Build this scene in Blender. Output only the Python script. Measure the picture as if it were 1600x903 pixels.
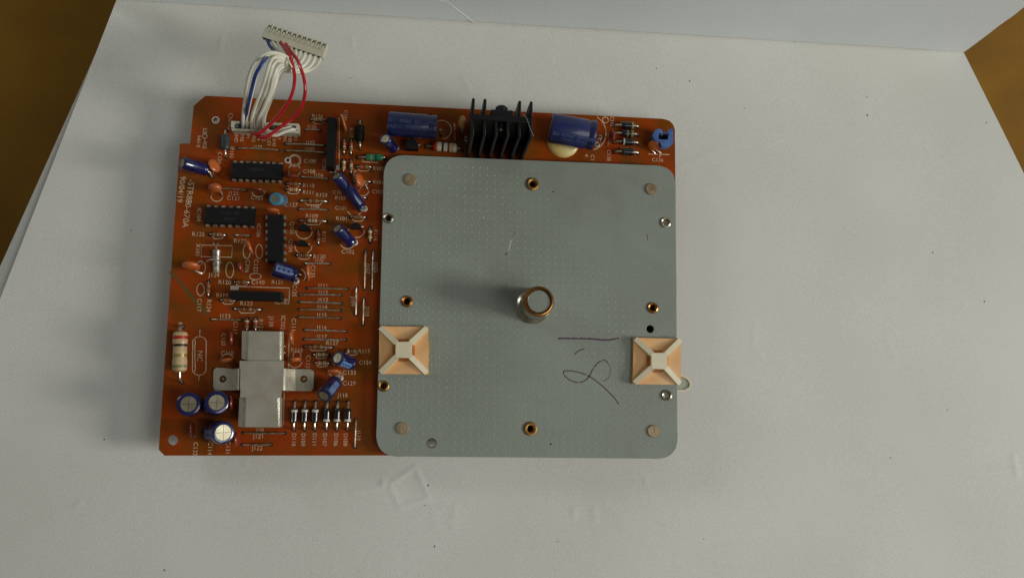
import bpy, bmesh, math, random
import numpy as np
from mathutils import Vector, Matrix

random.seed(7)
for o in list(bpy.data.objects):
    bpy.data.objects.remove(o)
SC = bpy.context.scene
COL = SC.collection
S = 0.001                                   # everything below is written in millimetres
BT = 12.0                                   # top face of the circuit board above the white panel
PT = BT + 3.2                               # top face of the grey metal plate

# ------------------------------------------------------------------ camera
F, NX, NY, H = 1300.0, 660.0, 620.0, 325.0  # focal length in photo pixels, the point straight below the lens, height over the board
def vunit(v): return v / np.linalg.norm(v)
DN = vunit(np.array([(NX - 800) / F, (NY - 451.5) / F, 1.0]))
def ray(u, v): return np.array([(u - 800) / F, (v - 451.5) / F, 1.0])
def hit(u, v, h): r = ray(u, v); return r * ((H - h) / (r @ DN))
AX = vunit(hit(1040, 716, 0) - hit(256, 711, 0)); AZ = -DN; AY = np.cross(AZ, AX)
ORG = hit(248, 711, 0)
def P(u, v, z=BT):
    """Point of the place (mm) seen at photo pixel u, v and lying at height z."""
    d = hit(u, v, z - BT) - ORG
    return Vector((float(d @ AX), float(d @ AY), float(z)))
cam_pos = Vector((float(-ORG @ AX), float(-ORG @ AY), float(-ORG @ AZ) + BT))
cd = bpy.data.cameras.new('camera'); cam = bpy.data.objects.new('camera', cd); COL.objects.link(cam)
def to_world(c): return Vector((float(c @ AX), float(c @ AY), float(c @ AZ)))
cx, cy, cz = to_world(np.array([1., 0, 0])), to_world(np.array([0, -1., 0])), to_world(np.array([0, 0, -1.]))
R = Matrix((cx, cy, cz)).transposed().to_4x4()
cam.matrix_world = Matrix.Translation(cam_pos * S) @ R
cd.sensor_width = 36.0; cd.sensor_fit = 'HORIZONTAL'; cd.lens = F / 1600 * 36.0
cd.clip_start = 0.01; cd.clip_end = 10.0
SC.camera = cam

# ------------------------------------------------------------------ world, lamps, exposure
w = bpy.data.worlds.new("World"); SC.world = w; w.use_nodes = True
bg = w.node_tree.nodes['Background']; bg.inputs[0].default_value = (1.0, 0.95, 0.84, 1); bg.inputs[1].default_value = 0.068
def area(name, pos, target, sx, sy, power, color):
    l = bpy.data.lights.new(name, 'AREA'); l.shape = 'RECTANGLE'; l.size = sx; l.size_y = sy; l.energy = power; l.color = color
    o = bpy.data.objects.new(name, l); COL.objects.link(o)
    o.location = Vector(pos)
    o.rotation_euler = (Vector(target) - Vector(pos)).to_track_quat('-Z', 'Y').to_euler()
    return o
CEN = (0.10, 0.07, 0.0)
area('window_light', (1.85, -0.22, 0.80), CEN, 0.45, 0.45, 15.8, (1.0, 0.99, 0.965))
area('room_light', (0.62, -0.22, 0.80), (0.12, 0.15, 0), 0.5, 0.4, 1.7, (0.94, 0.98, 1.0))
area('side_window_light', (-0.85, 0.62, 0.62), CEN, 0.3, 0.3, 1.5, (0.88, 0.95, 1.0))
SC.view_settings.view_transform = 'Standard'; SC.view_settings.look = 'None'
SC.view_settings.exposure = 0.22; SC.view_settings.gamma = 1.0
SC.cycles.max_bounces = 8

# ------------------------------------------------------------------ materials
def lin(c):
    return tuple((x / 255 / 12.92) if x / 255 <= 0.04045 else ((x / 255 + 0.055) / 1.055) ** 2.4 for x in c)
def mat(name, rgb, rough=0.5, metal=0.0, rgb2=None, scale=120.0, bump=0.0, bscale=900.0, detail=4.0, coat=0.0, trans=0.0, alpha=None, spec=0.5, speck=0.0, rvar=0.0):
    m = bpy.data.materials.new(name); m.use_nodes = True
    nt = m.node_tree; b = nt.nodes['Principled BSDF']
    b.inputs['Roughness'].default_value = rough; b.inputs['Metallic'].default_value = metal
    b.inputs['Specular IOR Level'].default_value = spec
    b.inputs['Coat Weight'].default_value = coat; b.inputs['Coat Roughness'].default_value = 0.07
    if trans: b.inputs['Transmission Weight'].default_value = trans
    if alpha is not None: b.inputs['Alpha'].default_value = alpha
    g = nt.nodes.new('ShaderNodeNewGeometry')
    n = nt.nodes.new('ShaderNodeTexNoise'); n.inputs['Scale'].default_value = scale; n.inputs['Detail'].default_value = detail
    nt.links.new(g.outputs['Position'], n.inputs['Vector'])
    r = nt.nodes.new('ShaderNodeValToRGB'); e = r.color_ramp.elements
    c1 = lin(rgb); c2 = lin(rgb2) if rgb2 else tuple(x * 0.82 for x in c1)
    e[0].position = 0.35; e[0].color = (*c2, 1); e[1].position = 0.65; e[1].color = (*c1, 1)
    nt.links.new(n.outputs['Fac'], r.inputs['Fac'])
    if speck:                               # fine fibres and dust in the surface
        n3 = nt.nodes.new('ShaderNodeTexNoise'); n3.inputs['Scale'].default_value = 1900; n3.inputs['Detail'].default_value = 2
        nt.links.new(g.outputs['Position'], n3.inputs['Vector'])
        mr = nt.nodes.new('ShaderNodeMapRange'); mr.inputs['From Min'].default_value = .3; mr.inputs['From Max'].default_value = .7
        mr.inputs['To Min'].default_value = 1 - speck; mr.inputs['To Max'].default_value = 1 + speck * .5
        nt.links.new(n3.outputs['Fac'], mr.inputs['Value'])
        mx = nt.nodes.new('ShaderNodeVectorMath'); mx.operation = 'SCALE'
        nt.links.new(r.outputs['Color'], mx.inputs[0]); nt.links.new(mr.outputs['Result'], mx.inputs['Scale']); nt.links.new(mx.outputs['Vector'], b.inputs['Base Color'])
    else: nt.links.new(r.outputs['Color'], b.inputs['Base Color'])
    if rvar:                                # handling marks: patchy gloss
        n4 = nt.nodes.new('ShaderNodeTexNoise'); n4.inputs['Scale'].default_value = 38; n4.inputs['Detail'].default_value = 7; n4.inputs['Distortion'].default_value = 1.2
        nt.links.new(g.outputs['Position'], n4.inputs['Vector'])
        m4 = nt.nodes.new('ShaderNodeMapRange'); m4.inputs['From Min'].default_value = .35; m4.inputs['From Max'].default_value = .65
        m4.inputs['To Min'].default_value = rough - rvar; m4.inputs['To Max'].default_value = rough + rvar
        nt.links.new(n4.outputs['Fac'], m4.inputs['Value']); nt.links.new(m4.outputs['Result'], b.inputs['Roughness'])
    if bump:
        n2 = nt.nodes.new('ShaderNodeTexNoise'); n2.inputs['Scale'].default_value = bscale; n2.inputs['Detail'].default_value = 3
        nt.links.new(g.outputs['Position'], n2.inputs['Vector'])
        bn = nt.nodes.new('ShaderNodeBump'); bn.inputs['Strength'].default_value = bump; bn.inputs['Distance'].default_value = 0.0002
        nt.links.new(n2.outputs['Fac'], bn.inputs['Height']); nt.links.new(bn.outputs['Normal'], b.inputs['Normal'])
    return m
M = dict(
    paper=mat('white_card', (224, 223, 213), 0.75, rgb2=(216, 215, 204), scale=14, bump=0.5, bscale=2600, speck=0.09),
    paper_back=mat('white_card_back', (234, 238, 236), 0.75, rgb2=(228, 232, 230), scale=14, bump=0.3, bscale=1500, speck=0.07),
    mustard=mat('mustard_cloth', (152, 108, 16), 0.9, rgb2=(128, 88, 12), scale=18, detail=8, bump=0.8, bscale=1200, speck=0.2),
    pcb=mat('phenolic_board', (160, 62, 7), 0.42, rgb2=(120, 66, 9), scale=75, detail=9, bump=0.12, bscale=700, spec=0.22, speck=0.16, rvar=0.14),
    pcb_edge=mat('board_edge', (190, 150, 105), 0.7),
    silk=mat('white_print', (222, 200, 168), 0.6, rgb2=(196, 168, 130), scale=400),
    green=mat('green_ink', (70, 82, 30), 0.6, rgb2=(104, 72, 24), scale=300),
    plate=mat('grey_plate', (147, 154, 142), 0.55, 0.0, rgb2=(139, 145, 132), scale=22, bump=0.3, bscale=1600, speck=0.12, rvar=0.2),
    plate_dot=mat('plate_dot', (194, 200, 182), 0.35, 0.2),
    brass=mat('brass', (176, 136, 78), 0.4, 0.9, rgb2=(136, 96, 48), scale=500),
    brass_dark=mat('dark_brass', (184, 128, 66), 0.28, 0.85, rgb2=(140, 92, 46), scale=500),
    rivet=mat('aged_steel', (184, 164, 130), 0.42, 0.5, rgb2=(154, 130, 98), scale=350, bump=0.2),
    steel=mat('turned_steel', (188, 180, 160), 0.25, 0.8, rgb2=(150, 142, 120), scale=300),
    tin=mat('tinned_wire', (226, 222, 205), 0.3, 0.75, rgb2=(150, 140, 120), scale=600),
    tin_dull=mat('dull_wire', (196, 184, 156), 0.36, 0.7, rgb2=(150, 134, 104), scale=600),
    solder=mat('solder_ring', (222, 216, 200), 0.4, 0.3),
    alu=mat('aluminium_top', (196, 188, 160), 0.36, 0.85, rgb2=(176, 166, 136), scale=300, bump=0.15, bscale=2500),
    zinc=mat('zinc_bracket', (232, 226, 206), 0.24, 0.62, rgb2=(214, 206, 184), scale=160, bump=0.15, bscale=1200),
    black=mat('black_epoxy', (15, 16, 14), 0.6, rgb2=(10, 11, 10), scale=200, bump=0.3, bscale=2500, spec=0.3),
    blackpaint=mat('black_anodised', (20, 22, 21), 0.5, 0.1, rgb2=(12, 13, 13), scale=150, spec=0.35),
    glassblack=mat('black_glass', (16, 18, 18), 0.3, rgb2=(10, 11, 12), scale=250, coat=1.0),
    ferrite=mat('grey_black_ferrite', (56, 62, 62), 0.45, rgb2=(40, 45, 46), scale=250),
    shade_and_marks=mat('dark_shade_and_marks', (22, 18, 14), 0.9),  # near-black painting shade in holes and gaps; also dark specks and a rim
    navy=mat('navy_sleeve', (16, 25, 84), 0.3, rgb2=(11, 18, 62), scale=180, coat=1.0),
    navy2=mat('faded_navy_sleeve', (26, 37, 94), 0.45, rgb2=(18, 27, 72), scale=130, coat=0.35),
    palesleeve=mat('pale_blue_print', (110, 150, 190), 0.4, rgb2=(90, 130, 175), scale=300),
    capprint=mat('blue_grey_print', (104, 122, 158), 0.5, rgb2=(76, 92, 132), scale=300),
    cyan=mat('cyan_sleeve', (70, 150, 178), 0.3, rgb2=(50, 124, 156), scale=250, coat=1.0),
    orange=mat('orange_ceramic', (198, 106, 44), 0.4, rgb2=(176, 84, 32), scale=300, coat=0.7),
    redbrown=mat('red_brown_ceramic', (134, 46, 22), 0.4, rgb2=(112, 36, 18), scale=300, coat=0.7),
    tan=mat('tan_ceramic', (186, 142, 76), 0.5, rgb2=(166, 118, 58), scale=300),
    beige=mat('beige_resistor', (204, 176, 130), 0.45, rgb2=(186, 154, 108), scale=300, coat=0.2),
    brownres=mat('brown_resistor', (150, 104, 62), 0.45, rgb2=(120, 80, 44), scale=300, coat=0.2),
    band_red=mat('red_band', (186, 40, 24), 0.45), band_black=mat('black_band', (24, 20, 18), 0.45),
    band_gold=mat('gold_band', (176, 160, 96), 0.35, 0.5), band_brown=mat('brown_band', (110, 56, 28), 0.45),
    band_white=mat('pale_band', (214, 208, 186), 0.4), band_green=mat('olive_band', (132, 136, 84), 0.45),
    greenind=mat('green_inductor', (36, 132, 92), 0.3, rgb2=(24, 108, 76), scale=300, coat=0.5),
    nylon=mat('white_nylon', (236, 226, 192), 0.4, rgb2=(228, 216, 180), scale=120),
    foam=mat('amber_nylon', (238, 192, 138), 0.55, rgb2=(230, 174, 112), scale=70),
    foam_shade=mat('amber_recess_shade', (210, 134, 62), 0.6),  # darker amber that paints the shade of the mount openings
    foam_yellow=mat('yellow_glue', (222, 172, 66), 0.6),
    header=mat('ivory_plastic', (206, 202, 178), 0.45, rgb2=(194, 190, 164), scale=200),
    whitewire=mat('white_insulation', (226, 224, 204), 0.35, rgb2=(214, 210, 188), scale=150, coat=0.2),
    redwire=mat('red_insulation', (196, 22, 34), 0.28, rgb2=(176, 14, 26), scale=150, coat=0.7),
    bluewire=mat('blue_insulation', (36, 66, 132), 0.3, rgb2=(26, 50, 108), scale=150, coat=0.7),
    bluebox=mat('blue_trimmer_plastic', (84, 118, 172), 0.45, rgb2=(66, 94, 152), scale=300),
    glue=mat('cream_glue', (226, 206, 140), 0.45, rgb2=(214, 180, 84), scale=110, coat=0.2),
    ink=mat('purple_ink', (78, 30, 62), 0.5, rgb2=(96, 70, 84), scale=1500),
    scratch=mat('light_scratch', (206, 206, 186), 0.5),
    scratch_dim=mat('faint_scratch', (160, 164, 150), 0.5),
    clear=mat('milky_plastic', (178, 186, 164), 0.25, rgb2=(168, 176, 152), coat=0.5),
    rotor=mat('dark_rotor', (60, 48, 36), 0.5, 0.4),
)

# ------------------------------------------------------------------ mesh helpers (mm)
class MB:
    def __init__(s): s.v = []; s.f = []; s.m = []; s.sm = []; s.mats = []
    def mi(s, m):
        if m not in s.mats: s.mats.append(m)
        return s.mats.index(m)
    def add(s, vs, fs, m, smooth=False, X=None):
        k = len(s.v); s.v += [tuple(X @ Vector(v)) if X is not None else tuple(v) for v in vs]
        i = s.mi(m); s.f += [tuple(k + a for a in f) for f in fs]; s.m += [i] * len(fs); s.sm += [smooth] * len(fs)
        return s
    def box(s, c, d, m, X=None, bev=0.0):
        bm = bmesh.new(); bmesh.ops.create_cube(bm, size=1)
        for v in bm.verts: v.co = Vector((v.co.x * d[0] + c[0], v.co.y * d[1] + c[1], v.co.z * d[2] + c[2]))
        if bev: bmesh.ops.bevel(bm, geom=bm.edges[:], offset=bev, segments=1, affect='EDGES')
        bm.verts.index_update()
        s.add([v.co.copy() for v in bm.verts], [[v.index for v in f.verts] for f in bm.faces], m, False, X); bm.free(); return s
    def hexa(s, a, b, m, X=None):           # a, b: four corners each, bottom and top rings
        n = len(a); fs = [tuple(reversed(range(n))), tuple(range(n, 2 * n))]
        fs += [(i, (i + 1) % n, n + (i + 1) % n, n + i) for i in range(n)]
        return s.add(list(a) + list(b), fs, m, False, X)
    def lathe(s, prof, m, seg=24, X=None, mats=None, cap=True, smooth=True):
        vs = []
        for r, z in prof:
            vs += [(r * math.cos(2 * math.pi * i / seg), r * math.sin(2 * math.pi * i / seg), z) for i in range(seg)]
        n = len(prof)
        for j in range(n - 1):
            mm = mats[j] if mats else m
            fs = [(j * seg + i, j * seg + (i + 1) % seg, (j + 1) * seg + (i + 1) % seg, (j + 1) * seg + i) for i in range(seg)]
            if j == 0: base = len(s.v); s.add(vs, [], mm, smooth, X)
            i0 = s.mi(mm); s.f += [tuple(base + a for a in f) for f in fs]; s.m += [i0] * seg; s.sm += [smooth] * seg
        if cap:
            for j, rev in ((0, True), (n - 1, False)):
                if prof[j][0] > 1e-6:
                    f = [base + j * seg + i for i in range(seg)]
                    s.f.append(tuple(reversed(f)) if rev else tuple(f)); s.m.append(s.mi(mats[min(j, n - 2)] if mats else m)); s.sm.append(False)
        return s
    def tube(s, pts, r, m, seg=8, X=None, smooth_path=0):
        pts = [Vector(p) for p in pts]
        if smooth_path: pts = catmull(pts, smooth_path)
        vs = []; up = None
        for i, p in enumerate(pts):
            t = (pts[min(i + 1, len(pts) - 1)] - pts[max(i - 1, 0)]).normalized()
            if up is None: up = Vector((0, 0, 1)) if abs(t.z) < .9 else Vector((1, 0, 0))
            a = t.cross(up)
            if a.length < 1e-5: a = t.cross(Vector((0, 1, 0.3)))
            a.normalize(); b = a.cross(t).normalized(); up = b
            vs += [p + (a * math.cos(2 * math.pi * k / seg) + b * math.sin(2 * math.pi * k / seg)) * r for k in range(seg)]
        n = len(pts); fs = [tuple(range(seg)), tuple(reversed(range((n - 1) * seg, n * seg)))]
        for j in range(n - 1):
            fs += [(j * seg + i, (j + 1) * seg + i, (j + 1) * seg + (i + 1) % seg, j * seg + (i + 1) % seg) for i in range(seg)]
        return s.add(vs, fs, m, True, X)
    def ribbon(s, pts, wd, th, m, closed=False):
        """A flat printed line: pts at its underside, wd wide, th thick."""
        pts = [Vector(p) for p in pts]; n = len(pts); vs = []
        for i, p in enumerate(pts):
            a = pts[(i - 1) % n] if (closed or i) else p; b = pts[(i + 1) % n] if (closed or i < n - 1) else p
            t = (b - a); t.z = 0; t.normalize(); q = Vector((-t.y, t.x, 0)) * wd / 2; up = Vector((0, 0, th))
            vs += [p - q, p + q, p + q + up, p - q + up]
        fs = []
        for i in range(n if closed else n - 1):
            j = (i + 1) % n
            for k in range(4): fs.append((4 * i + k, 4 * i + (k + 1) % 4, 4 * j + (k + 1) % 4, 4 * j + k))
        if not closed: fs += [(3, 2, 1, 0), (4 * n - 4, 4 * n - 3, 4 * n - 2, 4 * n - 1)]
        return s.add(vs, fs, m)
def catmull(p, k):
    out = []
    for i in range(len(p) - 1):
        a, b, c, d = p[max(i - 1, 0)], p[i], p[i + 1], p[min(i + 2, len(p) - 1)]
        for j in range(k):
            t = j / k
            out.append(0.5 * ((2 * b) + (c - a) * t + (2 * a - 5 * b + 4 * c - d) * t * t + (3 * b - a - 3 * c + d) * t ** 3))
    out.append(p[-1]); return out
def frame(p0, p1, ref=None):
    z = (Vector(p1) - Vector(p0)).normalized(); r = ref or (Vector((0, 0, 1)) if abs(z.z) < .95 else Vector((1, 0, 0)))
    x = r.cross(z).normalized(); y = z.cross(x)
    m = Matrix((x, y, z)).transposed().to_4x4(); m.translation = Vector(p0); return m
WPOS = {}
def place(o, origin, parent):
    origin = Vector(origin) * S; WPOS[o.name] = origin
    COL.objects.link(o)
    if parent is not None: o.parent = parent; o.location = origin - WPOS[parent.name]
    else: o.location = origin
def obj(name, mb, parent=None, origin=None, label=None, kind=None, cat=None, group=None, fix=True):
    if origin is None:
        a = np.array(mb.v); origin = ((a[:, 0].min() + a[:, 0].max()) / 2, (a[:, 1].min() + a[:, 1].max()) / 2, a[:, 2].min())
    og = Vector(origin)
    me = bpy.data.meshes.new(name)
    me.from_pydata([(Vector(v) - og) * S for v in mb.v], [], mb.f)
    for m in mb.mats: me.materials.append(m)
    me.polygons.foreach_set('material_index', mb.m); me.polygons.foreach_set('use_smooth', mb.sm)
    if fix and len(mb.f) < 20000:
        bm = bmesh.new(); bm.from_mesh(me); bmesh.ops.recalc_face_normals(bm, faces=bm.faces); bm.to_mesh(me); bm.free()
    me.set_sharp_from_angle(angle=math.radians(38))
    me.update()
    o = bpy.data.objects.new(name, me); place(o, origin, parent)
    props(o, label, kind, cat, group); return o
def props(o, label=None, kind=None, cat=None, group=None):
    for k, v in (('label', label), ('kind', kind), ('category', cat), ('group', group)):
        if v: o[k] = v
def thing(name, label, cat, origin, group=None):
    o = bpy.data.objects.new(name, None); o.empty_display_size = 0.01
    place(o, origin, None); props(o, label, None, cat, group); return o
def circ(u, v, z, rpx, n=24, a0=0, a1=360):
    c = P(u, v, z); r = rpx * (H - (z - BT)) / F * 1.0
    return [c + Vector((math.cos(math.radians(a)) * r, math.sin(math.radians(a)) * r, 0)) for a in [a0 + (a1 - a0) * i / n for i in range(n + (0 if a1 - a0 == 360 else 1))]]
def px(n, z=BT): return n * (H - (z - BT)) / F * 1.02        # photo pixels -> mm at height z

def plate_mesh(outline, holes, z0, th, m, bevel=0.0):
    """A sheet with real holes, made from a filled 2D curve."""
    cu = bpy.data.curves.new('t', 'CURVE'); cu.dimensions = '2D'; cu.fill_mode = 'BOTH'
    for loop in [outline] + holes:
        sp = cu.splines.new('POLY'); sp.points.add(len(loop) - 1); sp.use_cyclic_u = True
        for i, p in enumerate(loop): sp.points[i].co = (p[0], p[1], 0, 1)
    cu.extrude = th / 2; cu.bevel_depth = bevel
    if bevel: cu.extrude = th / 2 - bevel; cu.offset = -bevel
    t = bpy.data.objects.new('t', cu); COL.objects.link(t)
    dg = bpy.context.evaluated_depsgraph_get(); me = bpy.data.meshes.new_from_object(t.evaluated_get(dg))
    mb = MB(); mb.add([(v.co.x, v.co.y, v.co.z + z0 + th / 2) for v in me.vertices], [tuple(p.vertices) for p in me.polygons], m)
    bpy.data.objects.remove(t); bpy.data.meshes.remove(me); bpy.data.curves.remove(cu)
    return mb
_tc = {}
def text_geo(body, size, spacing=1.0):
    key = (body, round(size, 2), spacing)
    if key not in _tc:
        cu = bpy.data.curves.new('t', 'FONT'); cu.body = body; cu.size = size; cu.align_x = 'CENTER'; cu.align_y = 'CENTER'
        cu.resolution_u = 3; cu.offset = -0.002 * size; cu.space_character = spacing
        t = bpy.data.objects.new('t', cu); COL.objects.link(t)
        dg = bpy.context.evaluated_depsgraph_get(); me = bpy.data.meshes.new_from_object(t.evaluated_get(dg))
        _tc[key] = ([tuple(v.co) for v in me.vertices], [tuple(p.vertices) for p in me.polygons])
        bpy.data.objects.remove(t); bpy.data.meshes.remove(me); bpy.data.curves.remove(cu)
    return _tc[key]
def text(body, u, v, parent, rot=0, size=9.0, m='silk', z=BT, name='printed_lettering', spacing=1.0):
    vs, fs = text_geo(body, px(size), spacing)
    c = P(u, v, z); X = Matrix.Translation((c.x, c.y, z + 0.03)) @ Matrix.Rotation(math.radians(rot), 4, 'Z')
    mb = MB(); mb.add(vs, fs, M[m], False, X)
    return obj(name, mb, parent, origin=(c.x, c.y, z + 0.03), fix=False)

# ------------------------------------------------------------------ the setting
mb = MB(); mb.box((100, 60, -92), (2600, 2200, 4), M['mustard'])
obj('table_surface', mb, kind='structure')

def bil(c, s, t): return c[0] * (1 - s) * (1 - t) + c[1] * s * (1 - t) + c[2] * s * t + c[3] * (1 - s) * t
backdrop = thing('white_card_backdrop', 'large bent white card with dents, the circuit board lying on it and its back standing up', 'card', P(800, 903, 0))
def line_at(p, q, v): t = (v - p[1]) / (q[1] - p[1]); return (p[0] + (q[0] - p[0]) * t, v)
FL = line_at((192, 0), (0, 478), 1180); FR = line_at((1507, 88), (1600, 275), 1180)
FL = line_at((192, 0), (0, 478), 1020); FR = line_at((1507, 88), (1600, 275), 1020)
BLc, BRc = P(187, -10, 0), P(1504, 78, 0); FLc, FRc = P(*FL, 0), P(*FR, 0)
nx, ny = 620, 420
T, Sg = np.meshgrid(np.linspace(0, 1, ny), np.linspace(0, 1, nx), indexing='ij')
c = [np.array(FLc), np.array(FRc), np.array(BRc), np.array(BLc)]
G = c[0][None, None] * ((1 - Sg) * (1 - T))[..., None] + c[1] * (Sg * (1 - T))[..., None] + c[2] * (Sg * T)[..., None] + c[3] * ((1 - Sg) * T)[..., None]
Z = np.zeros_like(Sg)
rng = np.random.default_rng(3)
def ridge(pts, hgt, wd):
    global Z
    q = [np.array(P(u, v, 0))[:2] for u, v in pts]
    d = np.full(Z.shape, 1e9)
    for a, b in zip(q, q[1:]):
        ab = b - a; t = np.clip(((G[..., 0] - a[0]) * ab[0] + (G[..., 1] - a[1]) * ab[1]) / (ab @ ab), 0, 1)
        d = np.minimum(d, np.hypot(G[..., 0] - a[0] - t * ab[0], G[..., 1] - a[1] - t * ab[1]))
    Z = Z + 0.45 * hgt * np.exp(-(d / wd) ** 2)
for pts, h_, w_ in [([(608, 757), (625, 791), (670, 778), (649, 729), (608, 757)], 0.42, 1.0), ([(597, 751), (599, 758)], 0.5, .8), ([(552, 768), (588, 762), (600, 754)], 0.3, 1.1),
                    ([(897, 796), (897, 806)], 0.35, 1.3), ([(929, 796), (929, 812)], 0.35, 1.4), ([(711, 790), (708, 822)], 0.22, 1.5), ([(676, 800), (684, 826)], 0.16, 1.5),
                    ([(1548, 733), (1600, 736)], 0.4, 1.1), ([(1583, 714), (1588, 742)], 0.45, 1.5), ([(1160, 496), (1200, 490)], 0.16, .9), ([(1180, 505), (1178, 545), (1190, 558)], 0.14, 1.2),
                    ([(1260, 572), (1335, 573)], 0.16, .8), ([(1384, 528), (1398, 560)], 0.15, 1.3), ([(1320, 355), (1345, 374)], 0.14, .8), ([(347, 60), (343, 82)], 0.25, 1.0), ([(302, 100), (297, 112)], 0.2, 1.0),
                    ([(1060, 262), (1120, 236), (1160, 220)], 0.16, 1.4), ([(1445, 230), (1452, 240)], 0.2, .8), ([(722, 120), (734, 142)], 0.2, 1.0), ([(120, 790), (126, 784)], 0.4, 1.0),
                    ([(550, 60), (551, 72)], 0.2, 1.1), ([(862, 92), (862, 100)], 0.2, 1.0), ([(1005, 740), (1012, 760)], 0.15, 1.2), ([(1095, 418), (1120, 420)], 0.14, 1.0)]:
    ridge(pts, h_, w_)
Z -= 0.25 * np.exp(-((G[..., 0] - P(640, 762, 0).x) ** 2 + (G[..., 1] - P(640, 762, 0).y) ** 2) / 40)
for a_, fx, fy, ph in [(0.25, .021, .012, .4), (0.18, -.013, .03, 2.1), (0.12, .05, .022, 4.0)]:
    Z += a_ * (np.sin(G[..., 0] * fx + G[..., 1] * fy + ph))
Z -= Z.mean()
# rest the board: keep the card flat where the board lies on it
G[..., 2] = Z
mb = MB(); vs = G.reshape(-1, 3).tolist()
fs = [(j * nx + i, j * nx + i + 1, (j + 1) * nx + i + 1, (j + 1) * nx + i) for j in range(ny - 1) for i in range(nx - 1)]
ring = [i for i in range(nx)] + [j * nx + nx - 1 for j in range(1, ny)] + [(ny - 1) * nx + i for i in range(nx - 2, -1, -1)] + [j * nx for j in range(ny - 2, 0, -1)]
k0 = len(vs); vs += [(vs[i][0], vs[i][1], -2.6) for i in ring]
side = [(ring[(q + 1) % len(ring)], ring[q], k0 + q, k0 + (q + 1) % len(ring)) for q in range(len(ring))]
mb.add(vs, fs, M['paper'], True); mb.add([vs[i] for i in ring] + vs[k0:], [((q + 1) % len(ring), q, len(ring) + q, len(ring) + (q + 1) % len(ring)) for q in range(len(ring))], M['paper'])
obj('base_sheet', mb, backdrop, fix=False)
# a second, slightly wider sheet shows as a strip along one edge
mb = MB(); a, b = P(189, -4, -2.8), P(*line_at((190, 0), (-26, 478), 1020), -2.8); b2 = P(600, 1020, -2.8); a2 = P(600, 30, -2.8)
mb.hexa([b - Vector((0, 0, 2)), b2 - Vector((0, 0, 2)), a2 - Vector((0, 0, 2)), a - Vector((0, 0, 2))], [b, b2, a2, a], M['paper'])
obj('under_sheet', mb, backdrop)
# upright back sheet
gap = Vector((0, 0.9, 0)); up = Vector((0, 7, 95)); th = Vector((0, 3, 0))
n = 60; vs = []
q0, q1 = P(150, -2.5, .7), P(1507, 81.5, .7)
jag = np.random.default_rng(5)
fr, bk = [], []
for j in range(n + 1):
    for i in range(2):
        pass
mb = MB(); nv = 90
P0 = []
for j in range(13):
    for i in range(nv + 1):
        t = i / nv; p = q0.lerp(q1, t) + up * (j / 12) + Vector((0, 0.5 * math.sin(t * 9 + j * .3), 0)) * (j / 12)
        if j == 0: p.z += 0.35 * jag.random()
        if i == nv: p.x += (-0.35 + 0.5 * jag.random()) if j else 0
        P0.append(p)
fs = [(j * (nv + 1) + i, j * (nv + 1) + i + 1, (j + 1) * (nv + 1) + i + 1, (j + 1) * (nv + 1) + i) for j in range(12) for i in range(nv)]
mb.add(P0, fs, M['paper_back'], True); mb.add([p + th for p in P0], [tuple(reversed(f)) for f in fs], M['paper_back'], True)
m1 = nv + 1; last = 12 * m1
mb.add([P0[j * m1 + nv] for j in range(13)] + [P0[j * m1 + nv] + th for j in range(13)], [(j, 13 + j, 14 + j, j + 1) for j in range(12)], M['paper_back'])
mb.add([P0[i] for i in range(m1)] + [P0[i] + th for i in range(m1)], [(i, i + 1, m1 + i + 1, m1 + i) for i in range(nv)], M['paper_back'])
mb.add([P0[last + i] for i in range(m1)] + [P0[last + i] + th for i in range(m1)], [(i, m1 + i, m1 + i + 1, i + 1) for i in range(nv)], M['paper_back'])
back = obj('back_sheet', mb, backdrop, fix=False)
def on_back(u, v):                           # point of the upright sheet seen at a pixel
    z = 20.0
    for _ in range(12):
        p = P(u, v, z); z = max(0.0, (p.y - (q0.y + (q1.y - q0.y) * (p.x - q0.x) / (q1.x - q0.x))) / 7 * 95 * 0 + z)
        f = lambda zz: P(u, v, zz).y - (q0.y + (q1.y - q0.y) * (P(u, v, zz).x - q0.x) / (q1.x - q0.x) + 7 * zz / 95)
        s0, s1 = f(z), f(z + 1); z = z - s0 / (s1 - s0)
    return P(u, v, z)
mb = MB(); cr = [on_back(u, v) + Vector((0, -0.12, 0)) for u, v in [(686, 0), (700, 4), (712, 14), (726, 24), (741, 36)]]
mb.tube(cr, 0.10, M['paper_back'], 6, smooth_path=4)
obj('crease', mb, back)

for u, v, r_ in [(163, 686, 1.2), (669, 758, 1.6), (664, 789, 1.0), (679, 853, 1.4), (872, 846, 1.0), (1354, 152, 1.2), (1355, 181, 1.6), (1078, 127, 1.4), (1026, 107, 1.0), (1538, 471, 1.6), (1457, 395, 1.4), (1541, 192, 1.2),
                 (257, 890, 1.4), (1163, 170, 1.0), (1392, 715, 1.0), (548, 122, .9), (930, 30, .9), (1100, 842, .9), (205, 360, .9), (1480, 640, 1.0)]:
    q = P(u, v, 0); mb = MB(); rr_ = random.uniform(.6, 1.5)
    mb.lathe([(px(r_, 0) * .9, 0.0), (px(r_, 0) * .6, .18), (.001, .22)], M['band_brown'], 7, Matrix.Translation((q.x, q.y, float(Z.reshape(-1)[np.argmin((G[..., 0] - q.x) ** 2 + (G[..., 1] - q.y) ** 2)]) - .03)) @ Matrix.Diagonal((rr_, 1 / rr_, 1, 1)), cap=False)
    obj('speck', mb, backdrop, fix=False)

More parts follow.
